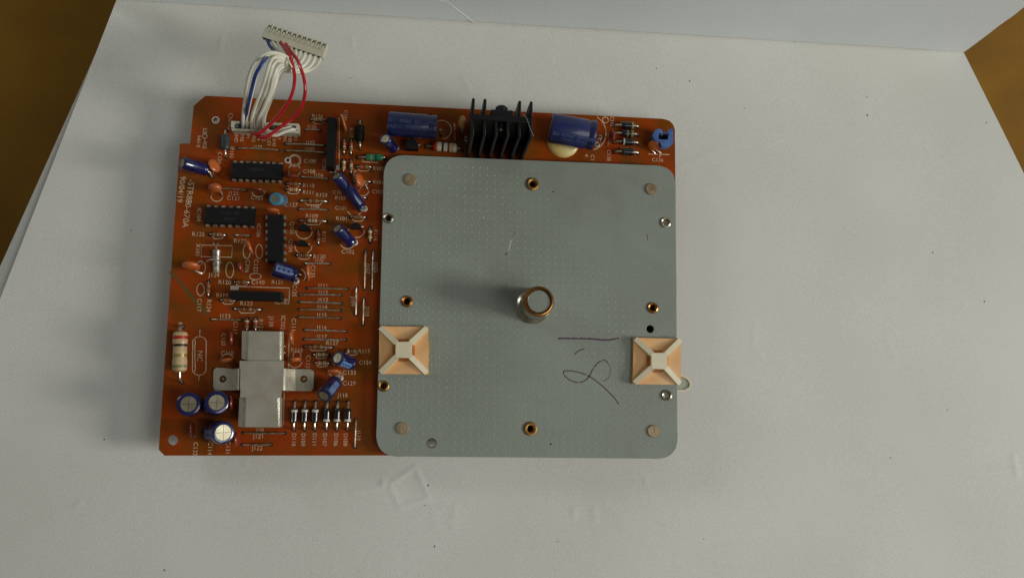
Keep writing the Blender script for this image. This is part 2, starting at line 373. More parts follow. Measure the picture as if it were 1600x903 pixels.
# ------------------------------------------------------------------ the circuit board assembly
asm = thing('circuit_board_assembly', 'orange brown circuit board full of soldered components with a grey metal motor plate', 'circuit board', P(650, 480, 0))
HOLES = [(832, 288, 5.5), (607, 341, 5.5), (1039.5, 348, 5.5), (636, 471, 5.5), (1019.5, 481, 5.5), (599.5, 603, 5.5), (1041, 617.5, 5.5), (828.5, 669.5, 5.5)]
PLAIN = [(1016, 514, 6.3), (674.5, 692, 6.6)]
outline = [P(*q, BT) for q in [(257, 711.5), (248, 702), (281, 225), (297, 224.5), (302.5, 166), (321, 150), (1036, 186), (1046, 189), (1052, 195), (1054.5, 203), (1057, 450), (1056.5, 700), (1046, 711)]]
bh = [list(reversed(circ(u, v, BT, r + 1.5, 20))) for u, v, r in HOLES + PLAIN] + [circ(269.5, 687.5, BT, 7.6, 24), circ(337, 188, BT, 3.2, 14)]
mb = plate_mesh(outline, bh, BT - 1.6, 1.6, M['pcb'])
board = obj('board', mb, asm, label='orange brown phenolic circuit board with chamfered corners and white printed codes', fix=False)
mb = MB(); c = P(832, 482, 0); mb.lathe([(38, .3), (49, .6), (50, 4), (50, BT - 2.6), (46, BT - 1.75), (8, BT - 1.75)], M['rotor'], 64, Matrix.Translation((c.x, c.y, 0)))
obj('motor_rotor', mb, asm)

# -- printed outlines and marks
def outl(pts, wd=1.6, closed=False, m='silk', z=BT, name='printed_outline', zz=0.02):
    mb = MB(); mb.ribbon([Vector((p.x, p.y, z + zz)) for p in pts], px(wd), 0.02, M[m], closed); obj(name, mb, board, fix=False)
def pl(*q): return [P(u, v) for u, v in q]
outl(pl((315, 383), (363, 384), (362, 402), (314, 401)), 1.2, True)
outl(pl((360, 447.5), (452, 450), (452, 468), (438, 467.5)), 1.4)
outl(pl((528, 184), (530, 186), (530, 262)), 1.2)
outl(pl((445, 520), (452, 520), (449.5, 612)), 1.0)
outl(pl((444, 612), (443, 664)), 1.0)
outl([*circ(323, 0, BT, 1, 2)][:0] or [p for p in circ(311.5, 536.5, BT, 10.5, 12, 20, 160)] + [p for p in circ(311.5, 575, BT, 10.5, 12, 200, 340)], 1.2, True)
outl([p for p in circ(294, 536, BT, 10.5, 6, -20, 40)][::-1] + [p for p in circ(294, 575, BT, 10.5, 6, -40, 20)][::-1], 1.2)
outl(pl((312.5, 515), (312, 525)), 1.0); outl(pl((311, 586), (310.5, 595)), 1.0)
for u, v, r, a0, a1 in [(460.5, 251, 9.5, -150, 150), (460.5, 251, 7.5, -150, 150), (475, 361, 12.5, 180, 360), (474, 384, 13, 180, 360), (557, 359, 12.5, 180, 360), (690, 203, 15.5, -80, 110),
                        (554, 327, 11, 200, 330), (543, 378, 11, 200, 330), (466, 431, 11, -40, 70), (918, 207, 31, -70, 60), (946, 188, 5, 0, 360), (339, 306, 9, 185, 355),
                        (339, 306, 9, 20, 160), (460, 266, 9, 20, 160), (567, 297, 9.5, 190, 350), (404, 298, 10, 195, 345), (523, 578, 9.5, 190, 350), (524, 591, 12, -10, 90), (464, 555, 6, -30, 210),
                        (461, 564, 10, 190, 350), (355, 562, 9, 10, 170), (393, 693, 0.1, 0, 360)]:
    if r > 1: outl(circ(u, v, BT, r, 20, a0, a1), 1.3, closed=(a1 - a0 == 360))
def lens_outline(u, v, w_, h_):
    outl([P(u + w_ * math.cos(t), v + h_ * math.sin(t)) for t in [2 * math.pi * i / 24 for i in range(24)]], 1.2, True)
for u, v, w_, h_ in [(359, 422, 6, 12), (313.5, 452.5, 6, 9.5), (399, 432, 9, 5), (385.5, 393, 5.5, 11), (405, 393, 5.5, 11), (314, 418, 7, 10), (388, 435, .01, .01)]:
    if w_ > 1: lens_outline(u, v, w_, h_)
outl(pl((566.5, 249), (567, 253), (591, 254.5)), 1.2)
outl(pl((1013, 241), (1028, 241.5)), 1.2); outl(pl((1031, 237), (1031, 246)), 1.6); outl(pl((1032, 241.5), (1046, 242)), 1.4)
for u, v, r in [(449.8, 250.5, 5), (569.5, 326, 4.8), (554.5, 379, 4.8), (462.5, 439, 4.8), (531, 591, 4.5), (620, 231, 4), (933, 226, 4)]:
    mb = MB(); q = P(u, v); rr = px(r)
    mb.lathe([(rr * .48, BT + .02), (rr * .55, BT + .12), (rr * .9, BT + .1), (rr, BT + .02)], M['solder'], 18, Matrix.Translation((q.x, q.y, 0)), cap=False)
    mb.lathe([(rr * .5, BT + .022), (0.001, BT + .024)], M['shade_and_marks'], 14, Matrix.Translation((q.x, q.y, 0)), cap=False)
    obj('solder_ring', mb, board, fix=False)
for u, v, a_, b_ in [(366.5, 450, 12, 6), (528, 262, 5, 7), (520, 268, 10, 4), (730, 217.5, 8, 9)]:
    mb = MB(); q = P(u, v); mb.box((q.x, q.y, BT + .03), (px(a_), px(b_), .04), M['solder'])
    if u == 730: mb.lathe([(px(1.8), BT + .06), (.001, BT + .062)], M['shade_and_marks'], 12, Matrix.Translation((q.x, q.y, 0)), cap=False)
    obj('solder_pad', mb, board)
mb = MB(); q = circ(337, 188, BT, 4.8, 20); mb.ribbon([Vector((p.x, p.y, BT + .02)) for p in q], px(2.2), .05, M['solder'], True); obj('solder_ring', mb, board, fix=False)
mb = MB(); gp = catmull([Vector((*P(u, v)[:2], BT + .012)) for u, v in [(266, 424), (276, 436), (290, 452), (305, 470), (316, 482), (325, 492)]], 5); mb.ribbon(gp, px(4.2), .012, M['green']); obj('marker_stroke', mb, board, fix=False)

for t in [
    ('CN102', 359.5, 190, -90, 9), ('LS', 320, 205, -90, 8.5), ('-402', 320, 225, -90, 8.5), ('94V-0', 310, 221, -90, 8), ('IF101', 362, 238.5, -90, 8.5), ('C134', 343, 247, -90, 8.5),
    ('GND', 369, 214.5, -90, 7.5), ('TRS', 378, 215.5, -90, 7.5), ('P1', 387, 214, -90, 7.5), ('PO', 396, 217.5, -90, 7.5), ('4', 404, 218, -90, 7.5), ('2', 412, 219, -90, 7.5),
    ('L/ST', 420, 222, -90, 7.5), ('3/45', 428, 223, -90, 7.5), ('9', 436, 217, -90, 7.5), ('WC', 445, 217, -90, 7.5), ('180', 453, 217.5, -90, 7.5), ('P2', 461.5, 217, -90, 7.5),
    ('-STR880-670A', 294, 318, -94, 12.5), ('90/04/19', 283, 296, -94, 11.5),
    ('J133', 403, 230, 0, 7), ('J126', 487.5, 198.5, 0, 8), ('R134', 496, 182, 0, 8), ('J102', 485, 223.3, 0, 8), ('J103', 484, 234, 0, 8), ('C109', 484, 252.5, 0, 8.5), ('C108', 483, 268.5, 0, 8.5),
    ('J104', 498, 274.5, 0, 8), ('R110', 482, 290.5, 0, 8.5), ('R111', 482, 301, 0, 8.5), ('R128', 502.5, 305, 0, 8.5), ('J106', 492.5, 323.5, 0, 7.5), ('R109', 487, 338, 0, 9),
    ('Q105', 456, 356.5, -90, 8.5), ('Q104', 454, 384, -90, 8.5), ('R131', 506, 370, -90, 8.5), ('R130', 499, 401.5, 0, 9), ('J110', 499, 407.8, 0, 7), ('C101', 533, 325.5, 0, 8.5),
    ('R101', 534, 342, 0, 8.5), ('C102', 543.5, 393.8, 0, 9), ('R105', 532, 310, 0, 8), ('C106', 539.5, 181, -90, 8), ('R118', 586.5, 367.5, -90, 8.5), ('R136', 549.5, 208, -80, 8),
    ('R102', 591, 264, 0, 8), ('R104', 591, 285, 0, 8), ('C103', 590, 300, 0, 8), ('R106', 554, 274, -90, 8), ('IC101', 506, 258, -90, 8), ('C100', 529, 301, 0, 8),
    ('J107', 575, 420, -90, 9), ('J105', 587, 418, -90, 9), ('C135', 488.5, 424, -90, 9), ('R121', 433.5, 441, 0, 8.5), ('C125', 460, 454, -90, 8.5), ('C140', 403, 441.3, 0, 9), ('IC103', 441, 472.5, 0, 9),
    ('J111', 505, 446.5, 0, 8.5), ('J113', 505, 457, 0, 8), ('J112', 505, 468.5, 0, 8.5), ('J114', 503.5, 480, 0, 8.5), ('J115', 503, 492.3, 0, 8.5), ('J116', 503, 512, 0, 8.5), ('J117', 503, 526, 0, 8.5),
    ('J109', 551, 471, -90, 8.5), ('J108', 573.5, 487, -90, 8.5), ('J138', 423.5, 502.5, -90, 9), ('IC102', 442, 504, -90, 9), ('C111', 458.5, 507.5, -90, 9), ('R127', 519, 536, 0, 9), ('R116', 464, 547.3, 0, 8.5),
    ('R117', 569, 549, 0, 8.5), ('C124', 570.5, 566.5, 0, 8.5), ('C133', 546, 582, 0, 9), ('C129', 545.5, 599, 0, 9), ('J118', 535.5, 617.5, 0, 8.5), ('C113', 481, 565, -90, 9), ('J123', 352, 494.3, 0, 9),
    ('R123', 385, 474.5, 0, 9), ('R119', 347, 461.5, 0, 8.5), ('R120', 351, 441.3, 0, 9), ('J124', 334.5, 430, 0, 9), ('C117', 311, 476.5, -90, 9), ('R124', 326, 477.5, -90, 9), ('R125', 310, 366.3, 0, 9),
    ('J125', 365, 302.3, 0, 9), ('C121', 365, 310.3, 0, 9), ('C123', 401.5, 309.5, 0, 8.5), ('IC104', 311, 335.5, -90, 8.5), ('IC106', 404, 360, -90, 8.5), ('R129', 375, 377, 0, 9), ('X101', 309, 391, -90, 9),
    ('C122', 399.5, 415, -90, 9), ('C106', 386.5, 416, -90, 9), ('C127', 455, 320.5, 0, 9), ('C112', 367.5, 512, -90, 9), ('R122', 407, 508, -90, 9), ('C120', 349, 530, -90, 8.5), ('C110', 355, 552, 0, 8.5),
    ('R132', 281, 512, -90, 8), ('NC', 312, 556, -90, 11), ('C132', 305, 701, -90, 9), ('C114', 328, 700, -90, 9), ('C131', 356, 699, -90, 9), ('J121', 404, 681.5, 0, 9), ('J120', 406, 671.5, 0, 6.5), ('J122', 402, 700, 0, 9),
    ('D110', 459, 686.5, -90, 8.5), ('D109', 473.5, 686.5, -90, 8.5), ('D111', 491, 686.5, -90, 8.5), ('D107', 507, 686.5, -90, 8.5), ('D106', 524.5, 686.5, -90, 8.5), ('D108', 539.5, 686.5, -90, 8.5), ('J119', 560, 680, -90, 8.5),
    ('C136', 1027.5, 250.5, 0, 8.5), ('CH3', 956, 190, -90, 9), ('C138', 951, 243, -90, 8.5), ('C1', 925.5, 247, -90, 9), ('+', 916.5, 244, 0, 12), ('D103', 976, 233, 0, 6), ('D101', 975, 192.5, 0, 6)]:
    text(*t[:3], board, t[3], t[4])
outl(circ(320, 213, BT, 3.6, 14), 1.0, True)

# -- wire jumpers (bare links), their ends bent down into the board
def jumper(a, b, r=0.32, arch=0.55, m='tin_dull'):
    A, B = P(*a), P(*b); n = 8; pts = [A + Vector((0, 0, -.4)), A + Vector((0, 0, .25))]
    for i in range(1, n): t = i / n; pts.append(A.lerp(B, t) + Vector((0, 0, r + .08 + arch * math.sin(math.pi * t))))
    pts += [B + Vector((0, 0, .25)), B + Vector((0, 0, -.4))]
    mb = MB(); mb.tube(pts, r, M[m], 7)
    for q in (A, B): mb.lathe([(0.75, BT + .015), (.001, BT + .02)], M['shade_and_marks'], 10, Matrix.Translation((q.x, q.y, 0)), cap=False)  # dark discs paint the shaded drill holes
    return obj('jumper_wire', mb, asm, fix=False)
for a, b in [((372, 232), (435, 235)), ((477, 203.5), (499, 204)), ((446, 225.5), (507, 228)), ((447, 236), (507, 239)), ((471.5, 277), (512, 280)), ((346, 295), (384.5, 297.5)), ((467, 327), (511, 328.5)),
             ((478, 412), (515, 412)), ((571.5, 392), (569.5, 451)), ((583.5, 393), (581, 452)), ((480, 450.4), (543, 452)), ((469, 460.4), (533, 461)), ((468, 471.8), (533.5, 474)), ((467.5, 483.6), (532, 485)),
             ((467, 495.6), (531.6, 497)), ((476.5, 515.5), (540.5, 517.5)), ((475.6, 530), (540, 531)), ((557.5, 450.7), (556, 491.5)), ((569, 467), (567, 506.5)), ((331.4, 499), (376, 500)), ((380.4, 676), (445, 676.5)),
             ((379, 694.5), (423.5, 694)), ((556.5, 655), (554.5, 698)), ((368, 368), (390, 368.5))]:
    jumper(a, b, m=random.choice(['tin_dull', 'tin_dull', 'tin']))

# -- electrolytic capacitors
def arc_patch(mb, r, z0, z1, a0, a1, m, X, n=8):
    vs = []
    for i in range(n + 1):
        a = math.radians(a0 + (a1 - a0) * i / n); vs += [(r * math.cos(a), r * math.sin(a), z0), (r * math.cos(a), r * math.sin(a), z1)]
    mb.add(vs, [(2 * i, 2 * i + 2, 2 * i + 3, 2 * i + 1) for i in range(n)], m, True, X)
def capacitor(p0, p1, r, label, sleeve='navy', stripe=None, stripemat='palesleeve', leads=(), top=True, seg=28, group=None, lettering=(), rim=.67, marks=True):
    p0, p1 = Vector(p0), Vector(p1); L = (p1 - p0).length; X = frame(p0, p1); s = M[sleeve]
    mb = MB()
    mb.lathe([(r * .8, 0), (r * .97, .12), (r, .5), (r * .995, L * .1), (r * .93, L * .14), (r * .93, L * .17), (r, L * .21), (r, L - .7), (r * .97, L - .2), (r * .88, L + .02), (r * rim, L + .05), (r * rim, L - .25)], s, seg, X)
    body = obj('capacitor', mb, asm, label=label)
    mb = MB(); R1 = r * rim * .98
    mb.lathe([(R1, L - .2), (.001, L - .2)], M['shade_and_marks'], seg, X, cap=False)  # dark disc paints the shade in the score lines
    g = 0.04 * r / 3; tilt = [.05, .0, .03, .07]
    for k in range(4):                      # four scored sectors of the vented top
        n = 7; a = [math.radians(90 * k + 1.2 + 87.6 * i / (n - 1)) for i in range(n)]
        ap = math.radians(90 * k + 45)
        ring_ = [(R1 * math.cos(t), R1 * math.sin(t), L - .06) for t in a]
        c0 = (g * 1.6 * math.cos(ap), g * 1.6 * math.sin(ap), L - .06 - tilt[k] * .6)
        vs = [c0] + ring_ + [(x, y, L - .2) for x, y, _ in [c0] + ring_]
        nn = len(vs) // 2
        mb.add(vs, [tuple(range(nn))] + [(i, nn + i, nn + (i + 1) % nn, (i + 1) % nn) for i in range(nn)], M['alu'], False, X)
    if top: obj('vented_top', mb, body, fix=True)
    if stripe is not None:
        mb = MB(); a = stripe; arc_patch(mb, r * 1.006, L * .23, L - .75, a - 24, a + 24, M[stripemat], X)
        if marks:
            for q in range(3): arc_patch(mb, r * 1.012, L * (.32 + .2 * q), L * (.32 + .2 * q) + r * .35, a - 6, a + 6, s, X, 2)
        obj('polarity_stripe', mb, body, fix=False)
    for (u, v) in leads:
        q = P(u, v); a = X @ Vector((0, 0, 0)); d = (p0 - p1).normalized(); side = (q - a); side.z = 0
        st = a + side.normalized() * min(r * .3, side.length) if side.length > .01 else a
        mb = MB(); mb.tube([st, st + d * 1.0, q.lerp(st + d * 1.2, .4) + Vector((0, 0, .5)), q + Vector((0, 0, .3)), q + Vector((0, 0, -.4))], .33, M['tin'], 7, smooth_path=4)
        mb.lathe([(0.8, BT + .03), (.001, BT + .035)], M['shade_and_marks'], 10, Matrix.Translation((q.x, q.y, 0)), cap=False)
        obj('lead', mb, body, fix=False)
    for (tx, zc, ang, size) in lettering:
        vs, fs = text_geo(tx, size); rr = r * 1.004
        vv = [(rr * math.cos(math.radians(ang) + y / rr), rr * math.sin(math.radians(ang) + y / rr), zc - x) for x, y, _ in vs]
        mb = MB(); mb.add(vv, fs, M['capprint'], False, X); obj('printed_lettering', mb, body, fix=False)
    return body
capacitor(P(300, 633.5, BT + .1), P(294.5, 631, BT + 11), 4.25, 'upright navy capacitor with scored silver top, nearest the chamfered corner hole', stripe=120, stripemat='capprint')
capacitor(P(335, 633, BT + .1), P(338.6, 628.5, BT + 11), 4.25, 'upright navy capacitor with scored silver top beside the bracket tab', stripe=300, stripemat='capprint')
capacitor(P(334, 674.5, BT + .1), P(349, 675.5, BT + 11), 4.25, 'leaning navy capacitor with a bright scored silver top', stripe=100, stripemat='capprint')
capacitor(P(322, 265.5, BT + 2.7), P(284.5, 255, BT + 9.5), 2.5, 'slim navy capacitor lying down at the notch of the board', leads=[(331, 277), (327, 272)])
capacitor(P(543, 299, BT + 3.2), P(526, 274.5, BT + 9), 2.35, 'short navy capacitor leaning beside the tall black module', leads=[(541, 303)])
capacitor(P(565.5, 325.5, BT + 2.4), P(543, 292.5, BT + 5), 2.3, 'long slim navy capacitor lying aslant below the orange disc', leads=[(569, 326), (563, 329)])
capacitor(P(548, 379, BT + 1.6), P(526.5, 356.7, BT + 8.5), 2.5, 'navy capacitor with pale silver top leaning beside a transistor', leads=[(554, 379), (549, 383)])
capacitor(P(463, 430.5, BT + 3.2), P(427, 419, BT + 5.5), 3.1, 'thick navy capacitor lying against the upright chip', leads=[(462.5, 439), (468, 430)], stripe=95, stripemat='capprint')
capacitor(P(548, 567.5, BT + 1.2), P(527, 559, BT + 8), 2.75, 'navy capacitor with a pale blue stripe, above a small orange disc', stripe=62, leads=[(553, 570)])
capacitor(P(524, 596, BT + 1.6), P(506, 618.5, BT + 8), 2.95, 'navy capacitor leaning towards the row of six diodes', leads=[(531, 591)], stripe=60, stripemat='capprint', marks=False)
capacitor(P(440, 312.5, BT + .3), P(430.5, 311, BT + 8.5), 2.5, 'small cyan capacitor with silver top between two chips', 'cyan', rim=.6)
capacitor(P(614, 232, BT + .8), P(602.2, 217, BT + 9), 2.3, 'small navy capacitor below the large blue capacitor', leads=[(620, 231)])
big1 = capacitor(P(682.5, 199.5, BT + 5.2), P(606.5, 193.5, BT + 5.2), 4.75, 'large faded navy capacitor lying beside the small one, with two rows of print', 'navy2', leads=[(689, 212)], top=True, seg=40,
          lettering=[('25V 1000uF  25V 1000uF', 9.3, 90, 1.9), ('(M)85C  (M)85C  (M)85C', 9.3, 62, 1.9)])
big2 = capacitor(P(929, 212.5, BT + 6.4), P(859.5, 200, BT + 6.4), 5.95, 'large navy capacitor lying askew on a blob of cream glue', 'navy2', leads=[(939, 219), (934, 228)], top=True, seg=40,
          lettering=[('25V 2200uF  25V 2200uF', 8.2, 52, 1.8), ('(M)85C  (M)85C', 8.2, 36, 1.5)])
mb = MB(); q = P(880, 222)
mb.lathe([(px(26), BT + .02), (px(25), BT + .5), (px(20), BT + 1.1), (px(10), BT + 1.4), (.001, BT + 1.45)], M['glue'], 32, Matrix.Translation((q.x, q.y, 0)), cap=False)
obj('glue_blob', mb, asm)
for pts in ([(612, 181), (616, 184), (620.5, 188)],):
    mb = MB(); mb.tube([P(u, v, BT + 9.1) for u, v in pts], .42, M['band_green'], 6); obj('scratch', mb, big1)
mb = MB(); mb.tube([P(u, v, BT + 11.5) for u, v in [(893, 188), (895.5, 191), (897, 195)]], .14, M['band_green'], 6); obj('scratch', mb, big2)

# -- chips
def chip(corners, pins, along, label, notch=(0, .5), h=3.6, textrows=()):
    z = BT + h; C = [P(u, v, z) for u, v in corners]            # far-a, far-b, near-b, near-a
    c0 = sum(C, Vector()) / 4; ex = ((C[1] - C[0]) + (C[2] - C[3])).normalized(); ey = Vector((-ex.y, ex.x, 0))
    L = ((C[1] - C[0]).length + (C[2] - C[3]).length) / 2; W = ((C[3] - C[0]).length + (C[2] - C[1]).length) / 2
    X = Matrix((ex, ey, Vector((0, 0, 1)))).transposed().to_4x4(); X.translation = Vector((c0.x, c0.y, 0))
    mb = MB(); zm = BT + 1.9
    def rect(a, b, zz): return [(-a, -b, zz), (a, -b, zz), (a, b, zz), (-a, b, zz)]
    a, b = L / 2, W / 2
    mb.hexa(rect(a - .3, b - .3, BT + .5), rect(a, b, zm), M['black'], X); mb.hexa(rect(a, b, zm), rect(a - .35, b - .4, z), M['black'], X)
    body = obj('chip', mb, asm, label=label)
    mb = MB(); mb.lathe([(.75, z + .01), (.75, z - .001)], M['shade_and_marks'], 14, X @ Matrix.Translation((-a + .9, 0, 0))); obj('notch', mb, body)  # flat dark disc painted in place of the shaded hollow
    for s in (-1, 1):
        mb = MB(); p = (L - 2.2) / (pins - 1)
        for i in range(pins):
            x = -(L - 2.2) / 2 + i * p
            mb.box((x, s * (b + .28), zm), (1.35, .6, .28), M['tin'], X); mb.box((x, s * (b + .62), BT + 1.15), (1.3, .28, 1.75), M['tin'], X)
            mb.box((x, s * (b + .62), BT + .1), (.55, .26, .6), M['tin'], X)
        obj('pin_row', mb, body, kind='stuff')
    for (tx, dy, size) in textrows:
        vs, fs = text_geo(tx, size); mb = MB(); mb.add(vs, fs, M['ferrite'], False, X @ Matrix.Translation((0, dy, z + .02))); obj('printed_lettering', mb, body, fix=False)
    return body
chip([(361, 252.7), (442, 255.3), (441, 281), (360, 278.2)], 8, 0, 'long black chip beneath the wire header', textrows=[('M54543L', .4, 1.7)])
chip([(319.5, 322.3), (399, 324.5), (397.5, 352), (318, 349)], 7, 0, 'long black chip with faint lettering, lower of the two lying crosswise', textrows=[('TC4011BP', .9, 1.7), ('9003H', -1.4, 1.5)])
chip([(442, 334.5), (443, 410), (416, 410), (417.5, 334)], 7, 1, 'black chip set upright between small resistors with a capacitor lying on its end')
def module(corners, h, label, tab=None):
    z = BT + h; C = [P(u, v, z) for u, v in corners]; mb = MB()
    lo = [Vector((q.x, q.y, BT + .9)) for q in C]
    cc = sum(C, Vector()) / 4
    mb.hexa(lo, [q.lerp(Vector((cc.x, cc.y, q.z)), .0) - Vector((0, 0, .4)) for q in C], M['black'])
    mb.hexa([q - Vector((0, 0, .4)) for q in C], [q + (cc - q).normalized() * .35 for q in C], M['black'])
    o = obj('hybrid_module', mb, asm, label=label)
    e0, e1 = (C[0] + C[3]) / 2, (C[1] + C[2]) / 2; mb = MB()
    for i in range(9):
        q = e0.lerp(e1, (i + .5) / 9); mb.box((q.x, q.y, BT + .45), (.5, .5, 1.3), M['tin'])
    obj('pin_row', mb, o, kind='stuff')
module([(511, 181.5), (522.5, 182.5), (520.5, 257), (510, 257)][0:4] if False else [(512, 182), (524, 183.5), (521, 262), (509.5, 261)], 7.5, 'tall thin black module standing beside the pair of tiny resistors')
module([(359.5, 454), (440.5, 456), (440.5, 470), (359.5, 467.5)], 5.5, 'thin black module standing above a small resistor')

# -- ceramic disc capacitors
def disc(u, v, length, width, ang, label=None, m='orange', lean=1, th=1.7, leads=None, z=None):
    Rr = px(length) / 2; wv = px(width); t = math.asin(max(0.0, min(.95, (wv - th) / (2 * Rr))))
    zc = BT + 1.1 + Rr * math.cos(t); c = P(u, v, zc)
    d = Vector((math.cos(math.radians(ang)), math.sin(math.radians(ang)), 0)); pp = Vector((-d.y, d.x, 0)) * lean
    upv = (pp * math.sin(t) + Vector((0, 0, math.cos(t)))).normalized(); nrm = d.cross(upv)
    X = Matrix((d, upv, nrm)).transposed().to_4x4(); X.translation = c
    mb = MB(); prof = [(Rr * math.cos(a) ** .8 if a < math.pi / 2 - .01 else .001, th / 2 * math.sin(a)) for a in [-math.pi / 2 + .001 + math.pi * i / 10 for i in range(11)]]
    prof = [(max(.001, Rr * max(0, math.cos(-math.pi / 2 + math.pi * i / 10)) ** .7), th / 2 * math.sin(-math.pi / 2 + math.pi * i / 10)) for i in range(11)]
    mb.lathe(prof, M[m], 24, X, cap=False)
    b = obj('disc_capacitor', mb, asm, label=label)
    ends = [P(*q) for q in leads] if leads else None
    for k, s in enumerate((-1, 1)):
        a = c - upv * Rr * .85 + d * s * Rr * .45
        e = ends[k] if ends else Vector((a.x + d.x * s * .4, a.y + d.y * s * .4, BT))
        mb = MB(); mb.tube([a, a.lerp(e, .5) + Vector((0, 0, -.1 if not ends else .3)), e + Vector((0, 0, .1)), e + Vector((0, 0, -.5))], .25, M['tin'], 6, smooth_path=3)
        obj('lead', mb, b, fix=False)
    return b
disc(335, 259, 22, 19, -68, 'orange disc capacitor with black print leaning on the slim navy capacitor', 'orange', -1, leads=[(331, 275), (344, 266)])
disc(336, 293.5, 20, 16, 2, 'plump orange disc capacitor above the crosswise chip', 'orange', 1, th=3, leads=[(330, 305), (349, 307)])
disc(403, 297, 16, 7, 0, 'dark red disc capacitor between the crosswise chips', 'redbrown', 1, leads=[(396, 299), (416, 300)])
disc(298.5, 416, 26, 16, 0, 'glossy orange capacitor with printed numbers lying flat at the board edge', 'orange', 1, th=2.6, leads=[(315, 427), (318, 409)])
disc(389.5, 385.5, 23, 9, -66, 'orange disc capacitor standing aslant beside an empty outline', 'orange', 1, leads=[(385, 376), (396, 397)])
disc(426.5, 329, 19, 8, 0, 'small orange disc capacitor pressed against the end of a chip', 'orange', 1, leads=[(418, 334), (436, 334)])
disc(457.5, 275.5, 21, 10, 3, 'red orange disc capacitor beneath the double ring mark', 'redbrown', -1, leads=[(450, 266), (470, 268)])
disc(536.5, 192, 28, 7, -72, 'thin orange disc capacitor standing beside the tall black module', 'orange', 1, leads=[(536, 180), (539, 208)])
disc(562, 281.5, 21, 17, -78, 'round orange disc capacitor showing its face near the metal plate', 'orange', -1, leads=[(575, 297), (559, 300)])
disc(481.5, 425.5, 26, 8, -84, 'narrow orange disc capacitor beside the end of the thick lying capacitor', 'orange', 1, leads=[(479, 414), (480, 439)])
disc(455.5, 526.5, 22, 7.5, -84, 'orange disc capacitor standing beside the top of the silver bracket', 'orange', 1, leads=[(459, 518), (459, 539)])
disc(461, 562, 19, 8.5, 6, 'orange disc capacitor above the bracket tab', 'orange', 1, leads=[(452, 565), (472, 567)])
disc(362.5, 529, 24, 8, -86, 'brown red disc capacitor on the shaded side of the silver bracket', 'redbrown', 1)
disc(354.5, 562.5, 20, 7, 12, 'orange disc capacitor with a bright glint between bracket and big resistor', 'orange', 1)
disc(521.5, 580, 19, 9, 4, 'small orange disc capacitor between two navy capacitors', 'orange', 1, leads=[(513, 583), (532, 581)])
disc(300, 672, 23, 9, -88, 'red orange disc capacitor between the hole and the leaning capacitor', 'redbrown', 1, leads=[(305, 664), (306, 683)])
disc(362.5, 629, 22, 6, -88, 'dark red disc capacitor tucked beside the bracket', 'redbrown', 1)
disc(369, 686, 20, 5.5, -86, 'thin edge of an orange disc capacitor beside the bright topped capacitor', 'redbrown', 1)
disc(722, 194, 26, 16, -88, 'tan disc capacitor beside the black heatsink', 'tan', 1, th=2.6)
disc(710.5, 207, 29, 6.5, -84, 'dark red disc capacitor between the faded capacitor and the heatsink', 'redbrown', 1)
disc(956, 212.5, 21, 10, -86, 'brown disc capacitor between the askew capacitor and the four diodes', 'redbrown', 1, leads=[(947, 214), (948, 228)])
disc(1022, 227.5, 20, 16, -12, 'orange disc capacitor leaning on the blue trimmer', 'orange', 1, leads=[(1024, 241), (1033, 240)])
disc(375.5, 417, 17, 6, -80, 'tiny dark red disc capacitor beside an empty lens outline', 'redbrown', 1)

# -- axial parts
def axial(a, b, blen, r, bandlist, label=None, body='beige', name='resistor', h=None, taper=.82, bend=True, seg=14, rl=.27, centre=.5, lens=0.0):
    """a, b: photo pixels of the two holes; bandlist: [(start, end, material)] along the body."""
    A, B = P(*a), P(*b); h = h if h is not None else r + .25; d = (B - A).normalized(); span = (B - A).length; blen = min(blen, span * .9)
    mid = A.lerp(B, centre); s0 = mid - d * blen / 2 + Vector((0, 0, h)); X = frame(s0, s0 + d, Vector((0, 0, 1)))
    cuts = sorted({0, .04, .1, .26, .34, .5, .66, .74, .9, .96, 1.0} | {x for t in bandlist for x in t[:2]})
    def rad(t):
        e = min(t, 1 - t)
        if e < .04: q = .55 + .35 * (e / .04)
        elif e < .26: q = .9 + .1 * min(1, (e - .04) / .06)
        elif e < .34: q = 1 - (1 - taper) * (e - .26) / .08
        else: q = taper
        return q * r
    prof = [(rad(t), t * blen) for t in cuts]; mats = []
    for t0, t1 in zip(cuts, cuts[1:]):
        mm = M[body]
        for x0, x1, bm_ in bandlist:
            if x0 - 1e-6 <= t0 and t1 <= x1 + 1e-6: mm = M[bm_]
        mats.append(mm)
    mb = MB(); mb.lathe(prof, None, seg, X, mats=mats); o = obj(name, mb, asm, label=label)
    for E_, s in ((A, -1), (B, 1)):
        st = mid + d * s * blen / 2 + Vector((0, 0, h)); mb = MB()
        mb.tube([st - d * s * .3, st + d * s * .3, E_.lerp(Vector((st.x, st.y, BT)), .25) + Vector((0, 0, h * .85)), E_ + Vector((0, 0, .15)), E_ + Vector((0, 0, -.5))], rl, M['tin'], 7, smooth_path=3)
        mb.lathe([(.75, BT + .025), (.001, BT + .03)], M['shade_and_marks'], 10, Matrix.Translation((E_.x, E_.y, 0)), cap=False)  # dark disc for the shade inside the lead hole
        obj('lead', mb, o, fix=False)
    return o
bands3 = lambda *c: [(.12, .22, c[0]), (.36, .45, c[1]), (.55, .64, c[2]), (.78, .86, c[3] if len(c) > 3 else 'band_gold')]
